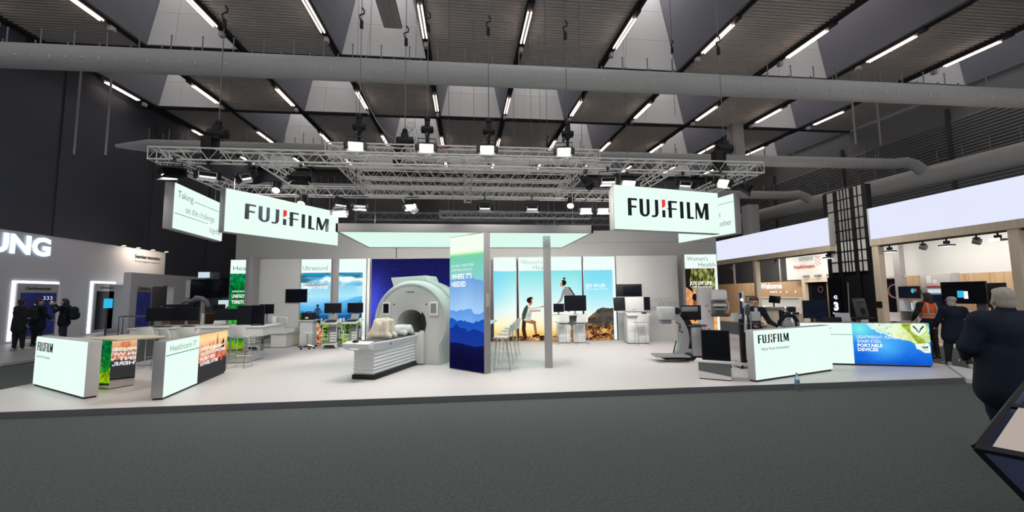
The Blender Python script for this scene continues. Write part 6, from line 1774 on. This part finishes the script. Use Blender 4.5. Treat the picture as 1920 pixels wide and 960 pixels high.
# screens and room behind the vest woman
t = thing('wall_monitor', 'wide dark wall screen with a small blue motif, left of the orange vest', 'television', (18.9, 16.80, .06), -PI / 2)
obj('housing', MB().b2(0, .88, -.05, .02, 1.44, 1.96), M['black'], t, bevel=.01); obj('screen', MB().b2(.02, .86, -.056, -.05, 1.46, 1.94), M['screen_dim'], t); obj('motif', MB().ell((.62, -.06, 1.76), (.07, .004, .10), 10, 6), M['screen_cyan'], t); obj('motif', MB().ell((.74, -.06, 1.78), (.05, .004, .08), 10, 6), M['orange'], t); obj('bracket', MB().b2(.3, .5, .02, 1.4, 1.6, 1.8), M['dark_grey'], t)
t = thing('display_unit', 'grey display unit with posters and a dark screen behind the orange vest', 'display', (19.0, 15.78, .06), -PI / 2)
obj('unit_body', MB().b2(-.18, 1.05, 0, .3, 0, 2.45), M['frame_grey'], t, bevel=.02); obj('poster_board', MB().b2(.05, .95, -.02, 0, 1.50, 2.40), M['light_grey'], t); obj('poster', MB().b2(.08, .25, -.03, -.02, 2.05, 2.36), M['white'], t); obj('poster', MB().b2(.30, .46, -.03, -.02, 2.02, 2.20), M['white'], t); obj('red_line', MB().b2(.05, .75, -.03, -.02, 1.88, 1.95), M['red_strap'], t); obj('blue_line', MB().b2(.1, .85, -.03, -.02, 1.66, 1.80), M['screen_pale'], t)
obj('screen', MB().b2(.1, .95, -.08, -.02, 1.1, 1.60), M['screen_dim'], t); obj('lower_counter', MB().b2(-.15, 1.0, -.35, 0, 0, .95), M['white_wall'], t)
t = thing('glass_cabinet', 'lit white showcase with shelves left of the orange vest', 'cabinet', (18.95, 16.62, .06), -PI / 2)
obj('carcass', MB().b2(-.02, .0, -.3, .2, 0, 1.35).b2(.55, .57, -.3, .2, 0, 1.35).b2(0, .55, .18, .2, 0, 1.35).b2(0, .55, -.3, .2, 0, .5), M['light_grey'], t); obj('shelf', MB().b2(0, .55, -.28, .18, .90, .92), M['white'], t); obj('shelf_light', MB().b2(.1, .45, .15, .17, .95, 1.25), M['screen_pale'], t)
t = thing('large_television', 'large black screen on a stand with small coloured pictures before the oak wall', 'television', (17.5, 13.3, .06), R(-80))
obj('housing', MB().b2(-.62, .62, -.04, .05, 1.28, 2.06), M['black'], t, bevel=.01); obj('screen', MB().b2(-.60, .60, -.05, -.04, 1.30, 2.04), M['screen_off'], t); obj('column', MB().b2(.30, .54, .02, .15, 0, 2.0), M['dark_grey'], t); obj('picture', MB().b2(-.15, .02, -.056, -.05, 1.50, 1.74), M['screen_cyan'], t); obj('picture', MB().b2(.03, .14, -.056, -.05, 1.46, 1.72), M['ink_white'], t); obj('shelf', MB().b2(-.1, .5, -.3, 0, 1.02, 1.06), M['white'], t)
t = thing('second_television', 'black screen edge right of the large screen', 'television', (18.2, 12.95, .06), R(-80)); obj('housing', MB().b2(-.35, .35, -.04, .04, 1.15, 2.0), M['black'], t, bevel=.01); obj('column', MB().b2(-.1, .1, .0, .1, 0, 1.2), M['dark_grey'], t)
t = thing('meeting_room', 'small meeting room opening with a dark round graphic, right of the tower', 'room', (19.5, 17.45, .06)); obj('side_panel', MB().b2(0, .12, .55, 1.0, 0, 2.35), M['white_wall'], t); obj('dark_graphic', MB().b2(.1, .16, -.2, .6, .4, 2.3), M['screen_off'], t); obj('ring', MB().path([(.09, .15 + .30 * math.cos(a), 1.75 + .30 * math.sin(a)) for a in np.linspace(0, 2 * PI, 21)[:-1]], .03, 5, True), M['petal'], t); obj('lintel', MB().b2(0, .15, -.4, 1.2, 2.35, 2.45), M['light_grey'], t); obj('jamb', MB().b2(-.1, .15, -.35, -.05, 0, 4.2), M['frame_grey'], t)
for k, (x, y, rz) in enumerate(((18.5, 17.35, 60), (18.7, 16.95, -60))):
    t = thing('shell_chair', ('white shell chair with wooden legs, left in the meeting room', 'white shell chair, right in the meeting room')[k], 'chair', (x, y, .06), R(rz), 'white shell chairs')
    obj('shell', MB().loft([[(-.25, -.22, .45), (.25, -.22, .45), (.25, -.22, .47), (-.25, -.22, .47)], [(-.27, .15, .44), (.27, .15, .44), (.27, .15, .47), (-.27, .15, .47)], [(-.27, .24, .60), (.27, .24, .60), (.27, .21, .60), (-.27, .21, .60)], [(-.24, .28, .82), (.24, .28, .82), (.24, .25, .82), (-.24, .25, .82)]]), M['white'], t)
    for sx in (-1, 1):
        for sy in (-1, 1): obj('leg', MB().cyl((sx * .12, sy * .12, .45), (sx * .25, sy * .24, 0), .016, 6), M['wood_pale'], t)
# glossy white folder in view at the far wooden counter
# ---------------------------------------------------------------- display case in the right foreground
ca = thing('display_case', 'black framed tapering display case with cream board in the lower right corner', 'display case', (2.28, 1.75, 0))
uA = Vector((1.88, 1.08, 0)).normalized(); uB = Vector((.5, -.866, 0)); P0 = Vector((0, 0, 1.1)); LA, LB = 3.0, 1.3; nA, nB = uA * .36, uB * .36
top4 = [P0, P0 + uB * LB, P0 + uB * LB + uA * LA, P0 + uA * LA]
dz = Vector((0, 0, -.62))
low4 = [top4[0] + nA + nB + dz, top4[1] + nA - nB + dz, top4[2] - nA - nB + dz, top4[3] - nA + nB + dz]
for i in range(4):
    j = (i + 1) % 4
    for a_, b_ in ((top4[i], top4[j]), (low4[i], low4[j]), (top4[i], low4[i])):
        obj('frame_bar', MB().cyl(a_, b_, .017, 4), M['black'], ca)
    s_ = MB(); c_ = (low4[i] + low4[j]) / 2
    s_.add([top4[i] + Vector((0, 0, -.02)), top4[j] + Vector((0, 0, -.02)), low4[j], low4[i]], [(0, 1, 2, 3)])
    obj('lining_panel', s_, M['case_blue'], ca)
    obj('leg', MB().cyl(low4[i], (low4[i].x, low4[i].y, 0), .025, 6), M['black'], ca)
q = [P0 + uA * .035 + uB * .045, P0 + uB * (LB - .04) + uA * .035, P0 + uB * (LB - .04) + uA * 1.12, P0 + uB * .045 + uA * 1.12]
obj('cream_board', MB().add([v + Vector((0, 0, .004)) for v in q], [(0, 1, 2, 3)]), M['case_paper'], ca)
q = [P0 + uA * 1.2 + uB * .05, P0 + uB * (LB - .05) + uA * 1.2, P0 + uB * (LB - .1) + uA * (LA - .05), P0 + uB * .05 + uA * (LA - .05)]
obj('dark_tray', MB().add([v + Vector((0, 0, -.03)) for v in q], [(0, 1, 2, 3)]), M['black'], ca)
obj('cross_bar', MB().cyl(P0 + uA * 1.16, P0 + uA * 1.16 + uB * LB, .017, 4), M['black'], ca)
obj('metal_clip', MB().ell(P0 + uA * 1.45 + uB * .25 + Vector((0, 0, .01)), (.06, .025, .02), 10, 6), M['light_grey'], ca)
# ---------------------------------------------------------------- people
# two visitors at the left stand, backs to us
person('visitor in a dark jacket, leftmost, face turned toward the other visitor', (-15.35, 16.7, .1), R(155), dict(
    knl=(.10, .02, .50), knr=(-.10, -.06, .50), anr=(-.12, -.08, .08), tor=(-.16, -.28, .035), ell=(.28, -.02, 1.14), wrl=(.30, -.25, 1.08)), top='charcoal', legs='charcoal', shoe='sole', sole='sole', hair='hair_dark', head_yaw=R(60), coat=.22, bulk=1.1)
person('visitor in dark clothes with a big backpack, standing second from left', (-15.85, 17.9, .1), R(175), dict(
    ell=(.30, .0, 1.15), wrl=(.24, -.22, 1.0), elr=(-.30, .0, 1.15), wrr=(-.24, -.22, 1.0), anl=(.16, -.05, .08), tol=(.20, -.26, .035)), top='navy', legs='charcoal', shoe='shoe', sole='sole', hair='hair_dark', head_yaw=R(-30), coat=.22, bulk=1.12)


def backpack(label, loc, rz, mat='charcoal', s=1.0):
    t = thing('backpack', label, 'backpack', loc, rz); t.scale = (s, s, s)
    soft('pack_body', [('e', (0, 0, .0), (.19, .13, .25)), ('c', (-.10, .02, -.14), (.10, .02, -.14), .11, .11), ('c', (-.08, 0, .14), (.08, 0, .14), .10, .10)], M[mat], t, .018, .05)
    obj('front_pocket', MB().b2(-.13, .13, .09, .15, -.19, .02), M['navy'], t, bevel=.03)
    for sx in (-.11, .11): obj('strap', MB().path([(sx, -.08, .22), (sx, -.30, .20), (sx * 1.2, -.34, .05), (sx * 1.1, -.12, -.18)], .018, 5), M['black'], t)
    return t


backpack('dark backpack with a grey badge on the second visitor from left', (-15.83, 17.63, 1.28), R(175))
person('person in a black jacket and jeans raising a phone at the left stand', (-16.0, 19.15, .1), R(-75), dict(
    elr=(-.24, -.22, 1.28), wrr=(-.10, -.36, 1.52), ell=(.24, -.20, 1.26), wrl=(.08, -.38, 1.50), head=(0, -.04, 1.62)), top='navy', legs='jeans', hair='hair_dark', coat=.16, bulk=1.05, collar=True, long_hair=True)
backpack('black backpack on the back of the person raising a phone', (-15.73, 19.22, 1.27), R(-75), s=1.05)
t = thing('smartphone', 'dark phone held up by the person in the black jacket', 'phone', (-16.43, 19.04, 1.70), R(-75)); obj('phone_body', MB().b2(-.04, .04, -.006, .006, -.08, .08), M['black'], t, bevel=.006); obj('screen', MB().b2(-.036, .036, .006, .008, -.074, .074), M['screen_pale'], t)

# seated man in a suit behind the right counter
ST = (7.10, 9.95, .1)
person('seated man in a navy suit and pale shirt looking down behind the right counter', ST, R(-14), dict(
    pel=(0, .02, .78), bel=(0, -.02, .95), chest=(0, -.05, 1.14), neck=(0, -.09, 1.33), head=(0, -.15, 1.47), shl=(.19, -.06, 1.27), shr=(-.19, -.06, 1.27),
    ell=(.30, -.14, 1.0), wrl=(.40, -.34, .90), elr=(-.28, -.14, 1.0), wrr=(-.16, -.36, .92),
    hil=(.10, 0, .78), hir=(-.10, 0, .78), knl=(.16, -.44, .72), knr=(-.14, -.44, .72), anl=(.16, -.40, .30), anr=(-.14, -.40, .30), tol=(.17, -.58, .26), tor=(-.15, -.58, .26)),
    top='navy', legs='navy', hair='hair_brown', head_yaw=R(-4), head_pitch=R(22), shirt='shirt', scale=1.0)
t = thing('office_stool', 'grey upholstered stool with a low back under the seated man', 'stool', (ST[0], ST[1] + .02, .1), R(-14))
obj('seat', MB().path([(0, .02, .60), (0, .02, .61), (0, .02, .66), (0, .02, .67)], [.2, .23, .23, .2], 18), M['mid_grey'], t); obj('backrest', MB().loft([[(-.24, .20, .86), (.24, .20, .86), (.24, .25, .86), (-.24, .25, .86)], [(-.26, .22, 1.02), (.26, .22, 1.02), (.26, .28, 1.02), (-.26, .28, 1.02)], [(-.22, .24, 1.16), (.22, .24, 1.16), (.22, .29, 1.16), (-.22, .29, 1.16)]]), M['light_grey'], t, bevel=.02)
obj('back_support', MB().path([(0, .12, .60), (0, .26, .70), (0, .27, .95)], .02, 6), M['black'], t); obj('gas_column', MB().cyl((0, .02, .06), (0, .02, .60), .03, 10), M['black'], t); obj('foot_ring', MB().path([(.2 * math.cos(a), .02 + .2 * math.sin(a) - .2, .25) for a in np.linspace(0, 2 * PI, 19)[:-1]], .012, 6, True).b2(-.02, .02, -.2, 0, .24, .26), M['chrome'], t); obj('base', MB().path([(0, .02, 0), (0, .02, .03), (0, .02, .06)], [.26, .25, .06], 18), M['black'], t)
t = thing('arched_handle', 'dark navy arched handle of a unit beside the hand of the seated man', 'handle', (7.98, 9.9, .1), R(-10))
obj('arch', MB().path([(-.22, 0, 0), (-.24, 0, .80), (-.20, 0, .98), (-.10, 0, 1.10), (.02, 0, 1.145), (.14, 0, 1.11), (.21, 0, 1.0), (.22, 0, .80), (.22, 0, 0)], .048, 10), M['navy'], t); obj('cover', MB().loft([[(-.12, .02, .85), (.13, .02, .85), (.13, .1, .85), (-.12, .1, .85)], [(-.10, .02, 1.02), (.10, .02, 1.02), (.10, .08, 1.02), (-.10, .08, 1.02)]]), M['light_grey'], t, bevel=.02); obj('body', MB().b2(-.2, .2, .0, .2, 0, .85), M['dark_grey'], t, bevel=.02)

# woman in the orange vest, man in a cap, large man in front at right
w = person('woman with long dark hair and an orange safety vest walking away at right', (12.64, 10.5, 0), R(160), dict(
    elr=(-.32, .05, 1.16), wrr=(-.30, -.12, 1.02), ell=(.32, .05, 1.16), wrl=(.30, -.12, 1.02), anl=(.11, .20, .12), tol=(.12, .05, .04), knl=(.1, .03, .50)), top='charcoal', legs='charcoal', hair='hair_dark', long_hair=True, head_yaw=R(10))
v = MB()
ring = lambda z, a, b, dy: [(a * math.cos(q), dy + b * math.sin(q), z) for q in np.linspace(0, 2 * PI, 25)[:-1]]
v.loft([ring(1.05, .185, .165, .0), ring(1.2, .19, .175, .0), ring(1.34, .20, .18, .01), ring(1.44, .17, .14, .01), ring(1.50, .11, .10, .01)], caps=False)
vo = obj('safety_vest', v, M['orange'], w)
for z in (1.08, 1.16): obj('reflective_band', MB().loft([ring(z, .191, .176, .0), ring(z + .04, .194, .179, .0)], caps=False), M['reflect'], vo)
for sx in (-.10, .10): obj('reflective_band', MB().path([(sx, .185, 1.20), (sx, .185, 1.34), (sx * .95, .13, 1.47)], [.022, .022, .018], 5), M['reflect'], vo)
c = person('man with a grey cap and pale sneakers walking behind the owl counter', (11.62, 9.1, 0), R(150), dict(
    knl=(.10, -.14, .51), anl=(.11, -.18, .10), tol=(.12, -.36, .05), knr=(-.10, .06, .50), anr=(-.12, .24, .13), tor=(-.14, .10, .05),
    elr=(-.30, .08, 1.15), wrr=(-.26, -.10, .98), ell=(.30, -.04, 1.15), wrl=(.27, -.22, 1.0), head=(0, -.02, 1.60)), top='navy', legs='olive', shoe='sole', sole='sole', hair='hair_grey', bald=True, coat=.18, bulk=1.2, head_yaw=R(-25), scale=.94)
obj('cap', MB().loft([[(.090 * k * math.cos(q), .0 + .102 * k * math.sin(q), 1.505 + z) for q in np.linspace(0, 2 * PI, 19)[:-1]] for k, z in ((1.0, .06), (1.0, .10), (.85, .135), (.5, .155), (.05, .16))]).b2(-.06, .06, -.20, -.07, 1.56, 1.57), M['frame_grey'], c)
person('heavy man with grey hair in a dark blue coat, nearest at right, back turned', (5.72, 3.98, 0), R(152), dict(
    pel=(0, 0, .98), bel=(0, 0, 1.12), chest=(0, .01, 1.32), neck=(0, .0, 1.50), head=(0, -.03, 1.635), shl=(.20, .01, 1.42), shr=(-.20, .01, 1.42), elr=(-.33, .0, 1.16), wrr=(-.22, -.26, 1.02), ell=(.33, .0, 1.16), wrl=(.24, -.26, 1.02),
    knl=(.11, -.02, .52), knr=(-.12, .06, .50), anr=(-.14, .16, .12), tor=(-.16, .02, .045)), top='coat', legs='coat', hair='hair_grey', coat=.25, bulk=1.42, collar=True, scale=1.03)
